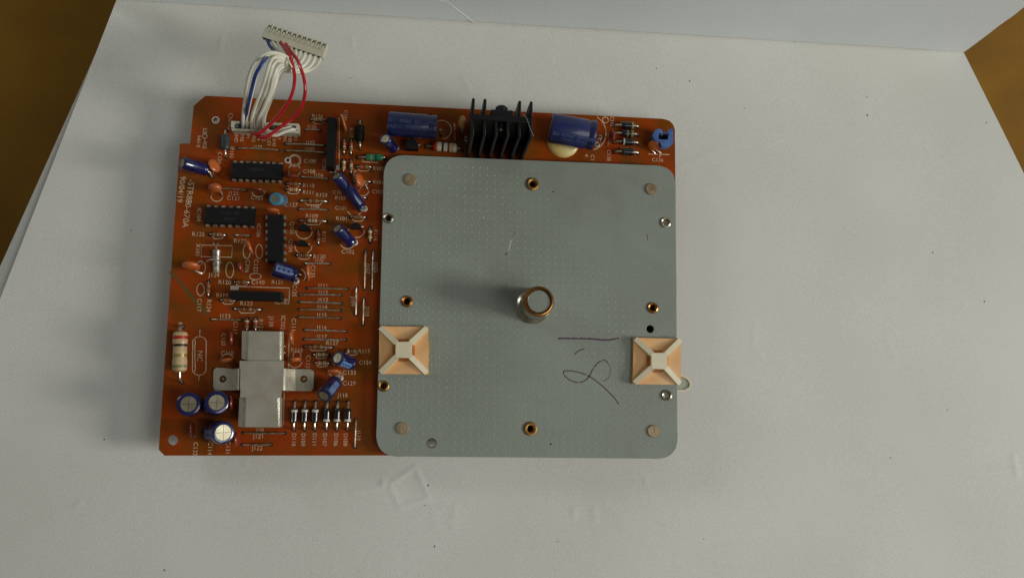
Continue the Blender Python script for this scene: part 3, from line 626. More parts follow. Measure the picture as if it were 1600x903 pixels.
SM = [((447, 288), (470, 288.5), ('band_brown', 'band_black', 'band_red'), 'beneath the red orange disc, upper of a close pair'),
      ((447, 297), (470, 298), ('band_red', 'band_brown', 'band_red'), 'beneath the red orange disc, lower of a close pair'),
      ((469, 314.5), (511, 315.5), ('band_gold', 'band_black', 'band_brown'), 'inside a white oval outline beside the cyan capacitor'),
      ((467, 345.5), (510, 346.5), ('band_green', 'band_brown', 'band_white'), 'above the two small transistors'),
      ((463.5, 399.5), (487, 399.5), ('band_brown', 'band_black', 'band_brown'), 'below the two small transistors'),
      ((548, 340), (571, 340.5), ('band_brown', 'band_black', 'band_gold'), 'below the long slim capacitor'),
      ((557, 262), (580, 262), ('band_red', 'band_red', 'band_brown'), 'below the green inductor'),
      ((547, 310), (572, 310), ('band_brown', 'band_red', 'band_brown'), 'half hidden beneath the long slim capacitor'),
      ((552, 285), (579, 285), ('band_brown', 'band_red', 'band_brown'), 'half hidden beneath the round orange disc'),
      ((328, 367), (353, 368), ('band_green', 'band_black', 'band_white'), 'below the lower crosswise chip'),
      ((366, 441.5), (390, 441.5), ('band_brown', 'band_black', 'band_brown'), 'just above the thin black module'),
      ((345, 469), (368, 470), ('band_brown', 'band_red', 'band_brown'), 'at the outer end of the thin black module'),
      ((365, 483), (408, 484), ('band_red', 'band_brown', 'band_brown'), 'below the thin black module'),
      ((475.5, 541.5), (519, 543), ('band_gold', 'band_brown', 'band_brown'), 'below the last of the long jumper wires'),
      ((489.5, 554), (514, 554.5), ('band_brown', 'band_green', 'band_brown'), 'dark one beside the pale striped capacitor, upper'),
      ((492, 567), (515, 567.5), ('band_red', 'band_brown', 'band_black'), 'dark one beside the pale striped capacitor, lower'),
      ((541, 549), (558, 549), ('band_white', 'band_brown', 'band_brown'), 'above the pale striped capacitor'),
      ((486, 188), (510, 189), ('band_brown', 'band_black', 'band_brown'), 'near the top edge beside the tall black module'),
      ((578.5, 356), (578, 379), ('band_white', 'band_brown', 'band_brown'), 'upright one close to the metal plate'),
      ((498, 360), (498, 382), ('band_red', 'band_red', 'band_brown'), 'upright one beside the leaning navy capacitor'),
      ((538, 218), (537.5, 241), ('band_red', 'band_red', 'band_white'), 'tiny one below the thin orange disc, upper of its column'),
      ((549, 219), (548.5, 242), ('band_red', 'band_red', 'band_white'), 'tiny one below the black coil, upper of its column'),
      ((537.5, 250), (537, 269), ('band_white', 'band_brown', 'band_red'), 'tiny one below the thin orange disc, lower of its column'),
      ((549, 250), (548.5, 272), ('band_red', 'band_white', 'band_white'), 'tiny one below the black coil, lower of its column'),
      ((326.5, 440), (326.5, 463), ('band_red', 'band_brown', 'band_red'), 'upright one beside an empty lens outline'),
      ((386.5, 497), (386.5, 517), ('band_white', 'band_red', 'band_brown'), 'upright one above the bracket, nearer the edge'),
      ((400, 497), (400, 517), ('band_white', 'band_red', 'band_brown'), 'upright one above the middle of the bracket')]
for a, b, bd, where in SM:
    axial(a, b, 3.4, .85, bands3(*bd), 'small resistor ' + where, body=random.choice(['beige', 'brownres', 'brownres']), seg=12)
    if abs(a[1] - b[1]) < 3:                # printed outline under it
        mx = (a[0] + b[0]) / 2; L_ = 9 if b[0] - a[0] < 30 else 13; y0 = (a[1] + b[1]) / 2 + 4
        outl(pl((mx - L_, y0 - 2), (mx - L_ + 3, y0 + 1.5), (mx + L_ - 3, y0 + 1.5), (mx + L_, y0 - 2)), 1.2)
    else: random.random()
axial((286, 510), (284.5, 597), 15.2, 2.65, [(.12, .2, 'band_red'), (.32, .38, 'band_black'), (.56, .64, 'band_gold'), (.83, .9, 'band_green')], 'large beige resistor with red and black bands at the board edge', taper=.94, rl=.42, seg=24, h=3.4, centre=.46)
axial((665, 230), (722, 235), 9.6, 1.9, [(.0, .16, 'band_red'), (.22, .34, 'band_white'), (.36, .44, 'band_black'), (.46, .58, 'band_white'), (.6, .68, 'band_brown'), (.86, 1.0, 'band_white')], 'beige resistor with a red end, close above the metal plate', taper=.95, seg=20, rl=.35, centre=.53)
axial((558, 247.5), (602, 248), 6.6, 1.35, [(.3, .38, 'band_green'), (.55, .64, 'band_black')], 'bright green inductor with pointed end', body='greenind', name='inductor', taper=.97, seg=18, centre=.62)
axial((354, 205), (354.5, 247), 6.0, 1.85, [], 'grey black axial coil beside the header', body='ferrite', name='coil', taper=1, seg=20, rl=.36, h=2.6)
axial((563.5, 190), (563, 234), 6.6, 1.75, [], 'black axial coil beside the large faded capacitor', body='black', name='coil', taper=1, seg=20, rl=.36, h=2.6)
for i, (u, top) in enumerate([(460.4, 1), (476.6, 1), (492.8, 1), (511, 0), (527.2, 0), (543.5, 0)]):
    bl = [(.1, .26, 'band_white')] if top else [(.74, .9, 'band_white')]
    lab = ['first diode of the row of six, next to the bracket', 'second diode of the row of six, band towards the capacitor', 'third diode of the row of six, last with its band at the top',
           'fourth diode of the row of six, first with its band at the bottom', 'fifth diode of the row of six, band at the bottom', 'sixth diode of the row of six, next to the upright jumper wire'][i]
    axial((u + 1.5, 627), (u - .5, 671), 5.6, 1.25, bl, 'black glass ' + lab, body='glassblack', name='diode', taper=1, seg=16, rl=.4, h=2.0)
for i, (v, bl) in enumerate([(198.5, [(.78, .95, 'band_green')]), (211, [(.4, .5, 'band_green'), (.74, .92, 'band_green')]), (224, [(.08, .2, 'band_white'), (.36, .42, 'ferrite')]), (239.5, [(.1, .18, 'ferrite'), (.38, .44, 'ferrite')])]):
    lab = ['uppermost of four with a grey green band', 'second of four with worn print', 'third of four with white print at one end', 'lowest of four with faint print'][i]
    axial((959, v - 1), (997, v + 1.5), 5.0, 1.5, bl, 'black diode, ' + lab, body='glassblack', name='diode', taper=1, seg=16, rl=.42, h=2.1, centre=.53)

# -- transistors
def transistor(u, v, w_, h_, label, big=False):
    z = BT + 5.0; c = P(u, v, z); r = px(w_, z) / 2; dep = px(h_, z); n = 12
    pts = [(r * math.cos(math.pi * i / n), dep * .5 - 0 if False else (-dep / 2 + dep * math.sin(math.pi * i / n)) ) for i in range(n + 1)]
    if not big: pts = [(-x, -y) for x, y in pts]; pts = [(x, -y) for x, y in pts]
    lo = [(c.x + x, c.y + y, BT + 1.4) for x, y in pts]; hi = [(c.x + x * .97, c.y + y * .97, z) for x, y in pts]
    mb = MB(); mb.hexa(lo, hi, M['black']); o = obj('transistor', mb, asm, label=label)
    for s in (-1, 0, 1):
        mb = MB(); mb.box((c.x + s * 1.27, c.y, BT + .6), (.45, .4, 2.2), M['tin']); obj('lead', mb, o)
    q = P(u + w_ / 2 + 3, v + 3); mb = MB(); mb.tube([(c.x + r * .7, c.y, BT + 1.6), (q.x, q.y, BT + 1.0), (q.x, q.y, BT - .4)], .3, M['tin'], 7); obj('lead', mb, o)
transistor(475, 354.5, 17.5, 9, 'small black transistor, upper of the pair beside the upright chip')
transistor(472, 379, 17.5, 8, 'small black transistor, lower of the pair beside the upright chip')
transistor(556, 352, 17.5, 8.5, 'small black transistor close beside the leaning capacitor')
transistor(643.5, 224, 21, 18, 'larger black half round transistor below the faded capacitor', True)

# -- crystal
A, B = P(338.5, 391, BT + 2.0), P(338, 427, BT + 2.0); X = frame(B, A); L = (A - B).length
mb = MB(); mb.lathe([(1.1, 0), (1.38, .25), (1.4, L - .9), (1.5, L - .5), (1.5, L)], M['tin'], 20, X)
cr_ = obj('crystal_can', mb, asm, label='silver cylinder crystal lying under a wire strap')
for u in (334, 342):
    mb = MB(); q = P(u, 380); mb.tube([X @ Vector((0.4 * (1 if u > 338 else -1), 0, L)), q + Vector((0, 0, 1.2)), q + Vector((0, 0, -.4))], .22, M['tin_dull'], 6, smooth_path=4); obj('lead', mb, cr_)
mb = MB(); a, b = P(323, 409.5), P(347, 411.5); m_ = P(338.5, 408.5)
mb.tube([a + Vector((0, 0, -.4)), a + Vector((0, 0, 1.0)), m_ + Vector((-1.7, 0, 3.4)), m_ + Vector((1.2, 0, 3.6)), b + Vector((0, 0, 1.6)), b + Vector((0, 0, -.4))], .32, M['tin'], 7, smooth_path=4)
obj('strap_wire', mb, asm)

# -- silver bracket clamped over a chip
zb = BT + 8.5; t_ = .9
def q4(*c): return [P(u, v, z) for u, v, z in c]
br = MB()
def sheet(c, mbx=None, th=.8, m='zinc'):
    a = q4(*c); nrm = (a[1] - a[0]).cross(a[3] - a[0]).normalized()
    if nrm.z < 0: nrm = -nrm
    (mbx or br).hexa([p - nrm * th for p in a], a, M[m])
sheet([(374.5, 563.5, zb), (443.5, 563.5, zb), (442.5, 610, zb), (373.5, 609, zb)])                       # middle
bracket = obj('bracket', br, asm, label='silver cross shaped metal bracket clamping a chip to the board')
for nm, cs in (('upper_wing', [[(389, 517, zb), (437, 518, zb), (437.5, 563, zb - .01), (387.5, 562.7, zb - .01)], [(389, 517, zb), (387.5, 562.7, zb), (385.6, 562.6, zb - .3), (387, 517, zb - .3)], [(387, 517, zb - .3), (385.6, 562.6, zb - .3), (384, 562.5, zb - 1.3), (385, 517, zb - 1.3)],
                               [(385, 517, zb - 1.3), (384, 562.5, zb - 1.3), (377.5, 560, zb - 1.5), (378, 517, zb - 1.5)], [(437, 518, zb), (439, 518, zb - .2), (438.7, 562, zb - .2), (437.5, 563, zb)], [(439, 518, zb - .2), (440.5, 518, zb - .9), (440, 562, zb - .9), (438.7, 562, zb - .2)],
                               [(440.5, 518, zb - .9), (440.5, 518.5, zb - 5), (440, 561.5, zb - 5), (440, 562, zb - .9)]]),
               ('lower_wing', [[(385, 621, zb), (433, 621.5, zb), (435, 667.5, zb), (383.5, 667, zb)], [(385, 621, zb), (383.5, 667, zb), (381.3, 667, zb - .3), (383, 621, zb - .3)], [(383, 621, zb - .3), (381.3, 667, zb - .3), (379.5, 667, zb - 1.3), (381, 621, zb - 1.3)],
                               [(381, 621, zb - 1.3), (379.5, 667, zb - 1.3), (372, 666, zb - 1.5), (374, 622, zb - 1.5)], [(433, 621.5, zb), (435.4, 621.5, zb - .2), (435.9, 667, zb - .2), (435, 667.5, zb)], [(435.4, 621.5, zb - .2), (437, 621.5, zb - .9), (436.5, 667, zb - .9), (435.9, 667, zb - .2)],
                               [(437, 621.5, zb - .9), (438.5, 622, zb - 5), (438, 667, zb - 5), (436.5, 667, zb - .9)]])):
    mb = MB()
    for c_ in cs: sheet(c_, mb, th=.7)
    obj(nm, mb, bracket)
mb = MB(); sheet([(376, 609, zb - .01), (440, 610, zb - .01), (439, 621.5, zb - .01), (375, 621, zb - .01)], mb); obj('lower_neck', mb, bracket)
def tab(c, hole, name):
    z = BT + 1.2; loop = [P(u, v, z) for u, v in c]; mbx = plate_mesh(loop, [circ(hole[0], hole[1], z, 5.3, 18)], BT + .4, .8, M['zinc']); obj(name, mbx, bracket, fix=False)
tab([(364.5, 576, 0)[:2], (338, 574), (334.5, 576.5), (333.5, 580), (333, 604), (335, 608.5), (339, 609.5), (364, 609.5)], (348, 592), 'fixing_tab')
tab([(461, 576.5), (485, 576.5), (489.5, 579), (490.5, 583), (489.5, 606), (486, 611), (461, 610.5)], (474.5, 592), 'fixing_tab')
mb = MB(); sheet([(364, 576, BT + 1.2), (372, 575.5, zb), (371.5, 609, zb), (364, 609.5, BT + 1.2)], mb); sheet([(371.9, 575.5, zb), (375.5, 575.5, zb), (375, 609, zb), (371.4, 609, zb)], mb); obj('bend', mb, bracket)
mb = MB(); sheet([(443, 575.5, zb), (447, 575.5, zb - .3), (446, 610, zb - .3), (442.5, 610, zb)], mb); sheet([(447, 575.5, zb - .3), (461.5, 576.5, BT + 1.2), (461.5, 610.5, BT + 1.2), (446, 610, zb - .3)], mb); obj('bend', mb, bracket)
for u, v in ((348, 592), (474.5, 592)):
    q = P(u, v); mb = MB(); mb.lathe([(1.15, BT + .02), (1.1, BT + .35), (.001, BT + .4)], M['brass_dark'], 14, Matrix.Translation((q.x, q.y, 0)), cap=False)
    mb.lathe([(.42, BT + .3), (.4, BT + 1.6), (.2, BT + 1.8), (.001, BT + 1.82)], M['tin'], 10, Matrix.Translation((q.x + .55, q.y, 0)), cap=False); obj('fixing_pin', mb, bracket)
mb = MB(); c4 = q4((380, 530, zb - 1.6), (438, 530, zb - 1.6), (436, 660, zb - 1.6), (378, 660, zb - 1.6)); mb.hexa([Vector((p.x, p.y, BT + 1)) for p in c4], c4, M['black']); obj('clamped_chip', mb, asm, label='black chip hidden under the silver bracket')
for u, v in [(443, 527), (444, 541), (443.5, 551)]:
    mb = MB(); q = P(u, v, BT + 2); mb.box((q.x, q.y, BT + 1.5), (.9, .7, 2.4), M['tin'], bev=.15); obj('pin', mb, bracket)

# -- ivory pin header
zh = BT + 5.0
hc = [P(361.5, 190.5, zh), P(466.5, 194.5, zh), P(467.5, 208, zh), P(362.5, 203.5, zh)]
ex = ((hc[1] - hc[0]) + (hc[2] - hc[3])).normalized(); ey = Vector((-ex.y, ex.x, 0)); hcen = sum(hc, Vector()) / 4
HX = Matrix((ex, ey, Vector((0, 0, 1)))).transposed().to_4x4(); HX.translation = Vector((hcen.x, hcen.y, BT)); HL = (hc[1] - hc[0]).length; HW = (hc[3] - hc[0]).length
mb = MB(); a, b = HL / 2, HW / 2
mb.box((0, 0, .8), (HL, HW, 1.5), M['header'], HX)
for cc_, dd in [((0, b - .4, 3.7), (HL, .8, 4.4)), ((0, -b + .4, 3.0), (HL, .8, 3.0)), ((-a + .5, 0, 3.7), (1.0, HW - 1.6, 4.4)), ((a - .5, 0, 3.7), (1.0, HW - 1.6, 4.4))]: mb.box(cc_, dd, M['header'], HX)
hd = obj('pin_header', mb, asm, label='long ivory plastic header where the wires enter the board')
for i in range(12):
    mb = MB(); mb.box((-a + 2 + i * (HL - 4) / 11, 0, 3), (.6, .6, 4.2), M['tin'], HX, bev=.1); obj('pin', mb, hd)

# -- black finned heatsink
zt = BT + 30.0
def W2(p, z): return Vector((p.x, p.y, z))
spA, spB = P(737, 182.5, zt), P(832, 187.5, zt); hx = (spB - spA).normalized(); hy = Vector((-hx.y, hx.x, 0))
X = Matrix((hx, hy, Vector((0, 0, 1)))).transposed().to_4x4(); X.translation = W2((spA + spB) / 2, 0); HLn = (spB - spA).length
mb = MB(); mb.box((0, 0, (BT + .2 + zt) / 2), (HLn, 2.2, zt - BT - .2), M['blackpaint'], X, bev=.2)
hs = obj('heatsink', mb, asm, label='black metal heatsink with tall fins standing at the back edge of the board')
for i in range(6):
    x = -HLn / 2 + .5 + i * (HLn - 1.0) / 5
    mb = MB(); y0 = 1.1
    if i in (0, 1, 4, 5):
        mb.box((x, y0 + 3.0, (BT + .3 + zt) / 2 - .05), (1.05, 6.1, zt - BT - .5), M['blackpaint'], X, bev=.25); obj('fin', mb, hs)
        mb = MB()
    mb.box((x, -y0 - 3.0, (BT + .3 + zt) / 2), (1.05, 6.1, zt - BT - .3), M['blackpaint'], X, bev=.25); obj('fin', mb, hs)
mb = MB(); mb.lathe([(.001, 0), (1.9, .1), (1.9, 1.1), (1.4, 1.7), (.001, 1.9)], M['blackpaint'], 18, X @ Matrix.Translation((0, -1.1, zt - 4)) @ Matrix.Rotation(math.radians(90), 4, 'X'), cap=False)
mb.lathe([(.7, 1.8), (.55, 2.3), (.001, 2.35)], M['tin'], 12, X @ Matrix.Translation((0, -1.1, zt - 4)) @ Matrix.Rotation(math.radians(90), 4, 'X'), cap=False); obj('screw', mb, hs)
mb = MB(); mb.box((0, 2.4, zt - 6.5), (8.2, 2.4, 11), M['blackpaint'], X, bev=.3); mb.lathe([(2.3, 0), (2.3, 1.6), (1.6, 2.3), (.001, 2.5)], M['blackpaint'], 20, X @ Matrix.Translation((0, 3.5, zt - 3.6)) @ Matrix.Rotation(math.radians(-90), 4, 'X'))
obj('power_transistor', mb, hs)
mb = MB(); mb.tube([P(818, 178, zt + .2), P(824, 188, zt + .6), P(829, 203, zt + .4), P(834, 213, zt - .3)], .09, M['scratch_dim'], 5, smooth_path=4); obj('loose_strand', mb, hs)

# -- blue trimmer
zt2 = BT + 6.5
lp = [(1023, 202), (1030, 200), (1034.5, 202.5), (1035.5, 206.5), (1043, 207), (1045, 202), (1052, 200), (1053.5, 206), (1053.5, 225), (1050, 228), (1045, 231), (1034, 230.5), (1031.5, 224), (1021, 219.5), (1018, 212), (1020.5, 206)]
hole = [(1029.5, 208), (1045, 209), (1044, 218.5), (1029, 218)]
lp = [(1037 + (u - 1037) * .9, 215 + (v - 215) * .92) for u, v in lp]
loop = [P(u, v, zt2) for u, v in lp]
mb = plate_mesh(loop, [[P(u, v, zt2) for u, v in hole]], BT + 3.0, 3.5, M['bluebox']); cc_ = sum(loop, Vector()) / len(loop)
mb.hexa([Vector((p.x, p.y, BT + .3)).lerp(Vector((cc_.x, cc_.y, BT + .3)), .25) for p in [loop[i] for i in (0, 6, 9, 11, 13)]], [Vector((p.x, p.y, BT + 3.1)).lerp(Vector((cc_.x, cc_.y, BT + 3.1)), .12) for p in [loop[i] for i in (0, 6, 9, 11, 13)]], M['bluebox'])
tr = obj('trimmer', mb, asm, label='blue plastic trimmer with a square recess at the rounded board corner')
mb = MB(); hl = [P(u, v, zt2) for u, v in hole]; mb.hexa([Vector((p.x, p.y, BT + 3.12)) for p in hl], [Vector((p.x, p.y, BT + 3.4)) for p in hl], M['shade_and_marks']); obj('recess_floor', mb, tr)
for u in (1034, 1042.5):
    mb = MB(); q = P(u, 210.5, zt2 - 1); mb.box((q.x, q.y, BT + 4.4), (.6, .6, 2.2), M['tin'], bev=.1); obj('pin', mb, tr)

# ------------------------------------------------------------------ grey metal plate
def rounded(c, rads, z, n=10):
    out = []; m_ = len(c)
    for i in range(m_):
        p = P(*c[i], z); a = P(*c[(i - 1) % m_], z); b = P(*c[(i + 1) % m_], z); r = rads[i]
        da, db = (a - p).normalized(), (b - p).normalized(); s, e = p + da * r, p + db * r
        for k in range(n + 1): t = k / n; tt = .5; q = (1 - t) ** 2 * s + 2 * t * (1 - t) * p + t * t * e; ctr = q; out.append(q.lerp(p, .0) - (p - (s + e) / 2) * (-.12 * math.sin(math.pi * t)) * 1.0)
    return out
ol = rounded([(587, 712.5), (1059, 716.5), (1055.5, 260), (600.5, 241.5)], [11, 11, 11, 11], PT)
ph = [circ(u, v, PT, r - .3, 22) for u, v, r in HOLES] + [circ(u, v, PT, r, 22) for u, v, r in PLAIN]
mb = plate_mesh(ol, ph, PT - 1.2, 1.2, M['plate'], bevel=.12)
plate = obj('metal_plate', mb, asm, label='square grey metal motor plate with rounded corners and rows of faint raised dots', fix=False)
for (u, v, r), big, m_ in zip(HOLES, (10.6, 8.4, 8.8, 9, 9, 8.6, 8.8, 10.8), ('brass', 'steel', 'steel', 'brass_dark', 'brass_dark', 'brass', 'steel', 'brass')):
    q = P(u, v, PT); ro = px(big, PT); ri = px(r - .6, PT)
    mb = MB(); mb.lathe([(ro, PT + .01), (ro * .97, PT + .4), ((ro + ri) / 2, PT + .62), (ri * 1.06, PT + .4), (ri, PT - .3), (ri, PT - 5.5), (ri * .9, PT - 5.5), (ri * .9, PT - .35), (ri * 1.0, PT - .2)], M[m_], 28, Matrix.Translation((q.x, q.y, 0)), cap=False)
    obj('eyelet', mb, plate, fix=False)
for u, v, m_ in [(641, 280.5, 'rivet'), (1018, 295.5, 'rivet'), (628.5, 669, 'rivet'), (1021.5, 673.5, 'rivet')]:
    q = P(u, v, PT + .6); r = px(9.4, PT); mb = MB(); mb.lathe([(r, PT + .01), (r, PT + .45), (r * .93, PT + .62), (r * .2, PT + .66), (r * .12, PT + .45), (.001, PT + .42)], M[m_], 28, Matrix.Translation((q.x, q.y, 0)), cap=False)
    obj('rivet', mb, plate, fix=False)
q = P(674.5, 692, PT); mb = MB(); r = px(6.6, PT); mb.lathe([(r, PT + .02), (r * 1.12, PT + .03), (r * 1.12, PT - .4), (r, PT - 3)], M['shade_and_marks'], 24, Matrix.Translation((q.x, q.y, 0)), cap=False); obj('hole_rim', mb, plate, fix=False)
# raised dots: rows of tiny bumps over the plate, strongest on two sides, too small to pick apart
mb = MB(); p00 = P(596, 700.5, PT); p10 = P(1048, 705, PT); p01 = P(606, 256, PT); nxd, nyd = 38, 39
busy = [(P(u, v, PT), px(r + 4, PT)) for u, v, r in [(h_[0], h_[1], 9) for h_ in HOLES + PLAIN] + [(641, 280, 9), (1018, 295, 9), (628.5, 669, 9), (1021, 673, 9), (834, 480, 28)]]
for j in range(nyd):
    for i in range(nxd):
        q = p00 + (p10 - p00) * (i / (nxd - 1)) + (p01 - p00) * (j / (nyd - 1))
        if any((q - b_).length < r_ for b_, r_ in busy): continue
        s_, t2 = i / (nxd - 1), j / (nyd - 1)
        if (s_ < .03 and (t2 < .08 or t2 > .92)) or (s_ > .95 and (t2 < .08 or t2 > .92)): continue
        fade = max(.0, 1 - 1.5 * s_ * t2 - .45 * max(0, s_ - .4)); rr = .30 * (.55 + .45 * fade); hh = .16 * fade + .015
        if fade < .12: continue
        k = 6; vs = [(q.x + rr * math.cos(2 * math.pi * a / k), q.y + rr * math.sin(2 * math.pi * a / k), PT + .0) for a in range(k)] + [(q.x + rr * .45 * math.cos(2 * math.pi * a / k), q.y + rr * .45 * math.sin(2 * math.pi * a / k), PT + hh) for a in range(k)]
        mb.add(vs, [(a, (a + 1) % k, k + (a + 1) % k, k + a) for a in range(k)] + [tuple(range(k, 2 * k))], M['plate_dot'], False)
obj('raised_dot', mb, plate, kind='stuff', fix=False)
# bearing boss
q = P(832.5, 478.5, PT); X = Matrix.Translation((q.x, q.y, 0))
mb = MB(); mb.lathe([(7.0, PT + .01), (7.0, PT + .8), (6.6, PT + 1.2), (6.5, PT + 2.4), (5.9, PT + 2.8), (5.6, PT + 3)], M['steel'], 48, X, cap=False)
boss = obj('bearing_boss', mb, plate, label='round metal bearing boss with a brass rim in the middle of the plate')
mb = MB(); mb.lathe([(5.75, PT + 2.7), (5.5, PT + 12), (5.45, PT + 16)], M['steel'], 48, X, cap=False); obj('sleeve', mb, boss, fix=False)
mb = MB(); mb.lathe([(5.46, PT + 15.6), (5.75, PT + 16.2), (5.7, PT + 17.2), (5.3, PT + 17.8), (4.9, PT + 17.9), (4.5, PT + 17.2), (4.35, PT + 16.0)], M['brass_dark'], 48, X, cap=False); obj('brass_rim', mb, boss, fix=False)
mb = MB(); mb.lathe([(4.5, PT + 16.9), (4.2, PT + 17.4), (4.0, PT + 17.2)], M['steel'], 48, X, cap=False); mb.lathe([(4.05, PT + 17.2), (.001, PT + 17.25)], M['plate'], 48, X, cap=False); obj('end_disc', mb, boss, fix=False)
# ink and scratches on the plate
def stroke(pts, wd, m, name='ink_stroke', jitter=0):
    c_ = catmull([Vector((*P(u, v, PT)[:2], PT + .015)) for u, v in pts], 6)
    mb = MB(); mb.ribbon(c_, px(wd), .02, M[m]); obj(name, mb, plate, fix=False)
Zs = lambda x, y: (865 + x / 7.225, 515 + y / 7.225)
stroke([Zs(*q) for q in [(50, 98), (150, 98), (300, 100), (420, 103), (560, 115), (650, 112), (735, 95)]], 2.6, 'ink')
stroke([Zs(*q) for q in [(235, 280), (270, 248), (305, 228), (345, 218)]], 1.6, 'ink')
stroke([Zs(*q) for q in [(735, 840), (690, 775), (600, 680), (520, 610), (410, 530), (300, 485), (200, 465), (130, 465), (110, 485), (130, 525), (200, 575), (280, 595), (340, 580), (400, 530), (440, 450), (500, 375), (570, 342), (610, 370)]], 1.7, 'ink')
stroke([Zs(*q) for q in [(610, 370), (640, 430), (635, 510), (600, 560), (550, 578)]], .8, 'ink')
stroke([(812.5, 331), (812, 350), (806, 362), (799, 375)], 1.0, 'scratch_dim', 'scratch'); stroke([(806, 362), (799, 376), (794.5, 392)], 1.7, 'scratch', 'scratch'); stroke([(793, 398), (794, 412), (803, 425), (812, 430)], .8, 'scratch_dim', 'scratch')
stroke([(1010, 366), (1012, 371), (1011.5, 376)], .8, 'ink', 'scratch')
for u, v, r in [(755.5, 340, 1.2), (864, 300, 1.2), (791, 396.5, 1.4), (860.5, 693.5, 1.4)]:
    q = P(u, v, PT); mb = MB(); mb.lathe([(px(r), PT + .02), (px(r) * .5, PT + .12), (.001, PT + .14)], M['scratch' if u == 755.5 else 'shade_and_marks'], 8, Matrix.Translation((q.x, q.y, 0)), cap=False); obj('speck', mb, plate, fix=False)
for pts in ([(700, 300), (742, 322)], [(905, 590), (940, 566)], [(720, 560), (732, 610)], [(930, 400), (985, 392)], [(660, 420), (690, 402)], [(880, 640), (930, 652)], [(760, 600), (775, 640)], [(950, 310), (968, 340)]):
    stroke([pts[0], ((pts[0][0] + pts[1][0]) / 2 + 2, (pts[0][1] + pts[1][1]) / 2 - 1), pts[1]], .45, 'scratch_dim', 'scratch')
# milky tab beside the plate
zc = BT + 1; c_ = [P(u, v, zc) for u, v in [(1052, 584), (1068, 588), (1075, 592), (1079, 599), (1077, 606), (1069, 610), (1052, 610)]]
mb = MB(); mb.hexa([p - Vector((0, 0, 1.2)) for p in c_], c_, M['clear']); mb.ribbon([p + Vector((0, 0, .01)) for p in c_], .8, .5, M['nylon'], True); obj('plastic_tab', mb, asm)

# ------------------------------------------------------------------ adhesive cable tie mounts
def mount(c, label, ragged):
    z1 = PT + 1.9; C = [P(u, v, z1) for u, v in c]; cen = sum(C, Vector()) / 4
    root = thing('cable_tie_mount', label, 'cable tie mount', (cen.x, cen.y, PT + .03), 'adhesive cable tie mounts on the plate')
    rr = np.random.default_rng(int(c[0][0])); edge = []
    for i in range(4):
        a, b = C[i], C[(i + 1) % 4]; n = 14
        for k in range(n):
            p = a.lerp(b, k / n); out = (p - cen).normalized()
            p = p + out * (float(rr.random()) * .45 if i == ragged else -.1 + float(rr.random()) * .1); edge.append(p)
    mb = MB(); mb.hexa([Vector((p.x, p.y, PT + .03)) for p in edge], [Vector((p.x, p.y, PT + .9)) for p in edge], M['foam_yellow']); obj('foam_pad', mb, root)
    ri = [a.lerp(cen, .62) for a in C]
    mb = MB()                               # four shallow triangular webs dipping towards the middle
    mb.hexa([Vector((p.x, p.y, PT + .92)) for p in C], [Vector((p.x, p.y, z1 - .35)) for p in C], M['foam'])
    obj('base', mb, root)
    zt_ = PT + 4.6; ic = [p.lerp(cen, .70) for p in C]
    for i in range(4):
        a = C[i].lerp(cen, .05); b = ic[i]; d = (b - a); d.z = 0; d.normalize(); s = Vector((-d.y, d.x, 0)) * 1.0
        z0 = z1 - .33
        mb = MB(); mb.hexa([W2(a - s, z0), W2(b + d * .2 - s, z0), W2(b + d * .2 + s, z0), W2(a + s, z0)], [W2(a - s, z0 + .9), W2(b + d * .2 - s, zt_ - .02), W2(b + d * .2 + s, zt_ - .02), W2(a + s, z0 + .9)], M['nylon']); obj('rib', mb, root)
    e1 = (ic[1] - ic[0]).normalized(); e2 = Vector((-e1.y, e1.x, 0)); wd = (ic[1] - ic[0]).length + .6
    XX = Matrix((e1, e2, Vector((0, 0, 1)))).transposed().to_4x4(); XX.translation = Vector((cen.x, cen.y, 0))
    mb = MB(); mb.box((0, 0, zt_ - .9), (wd, wd, 1.8), M['nylon'], XX, bev=.12)
    obj('saddle', mb, root)
    for k in range(4):
        mb = MB(); Y = XX @ Matrix.Rotation(math.radians(90 * k), 4, 'Z')
        mb.box((0, wd / 2 + .55, z1 - .33), (wd * .62, 1.3, .06), M['foam_shade'], Y); obj('recess', mb, root)  # flat darker plates paint shade where the saddle openings are
    return root
mount([(592.5, 584), (669, 584.5), (669, 510.5), (592.5, 509.5)], 'amber and white cable tie mount on the plate edge facing the long jumper wires', 1)
mount([(989, 600), (1064, 601), (1065, 529), (990.5, 527.5)], 'amber and white cable tie mount overhanging the outer plate edge above a milky tab', 3)

# ------------------------------------------------------------------ wire harness
har = thing('wire_harness', 'bundle of white, red and blue wires looping from the board to an ivory plug', 'cable', P(415, 205, BT + 6))
Q = lambda x, y, h: P(340 + x / 4.515, 20 + y / 4.515, BT + h)
zp = 14
pc = [Q(310, 172, zp), Q(742, 318, zp), Q(760, 215, zp), Q(345, 62, zp)]
e1 = (pc[1] - pc[0]).normalized(); e1.z = 0; e2 = Vector((-e1.y, e1.x, 0)); PL = (pc[1] - pc[0]).length; PH = (pc[3] - pc[0]).length * .99
XP = Matrix((e1, e2, Vector((0, 0, 1)))).transposed().to_4x4() @ Matrix.Rotation(math.radians(0), 4, 'X'); XP.translation = pc[0]
mb = MB(); mb.box((PL / 2, PH * .30, -1.3), (PL, PH * .60, 2.6), M['header'], XP, bev=.15)
mb.box((PL / 2, PH * .75, -2.6), (PL - .6, PH * .46, 2.0), M['header'], XP, bev=.1)
plug = obj('plug', mb, har, label='long ivory twelve way plug with a comb of slots')
pit = PL / 12
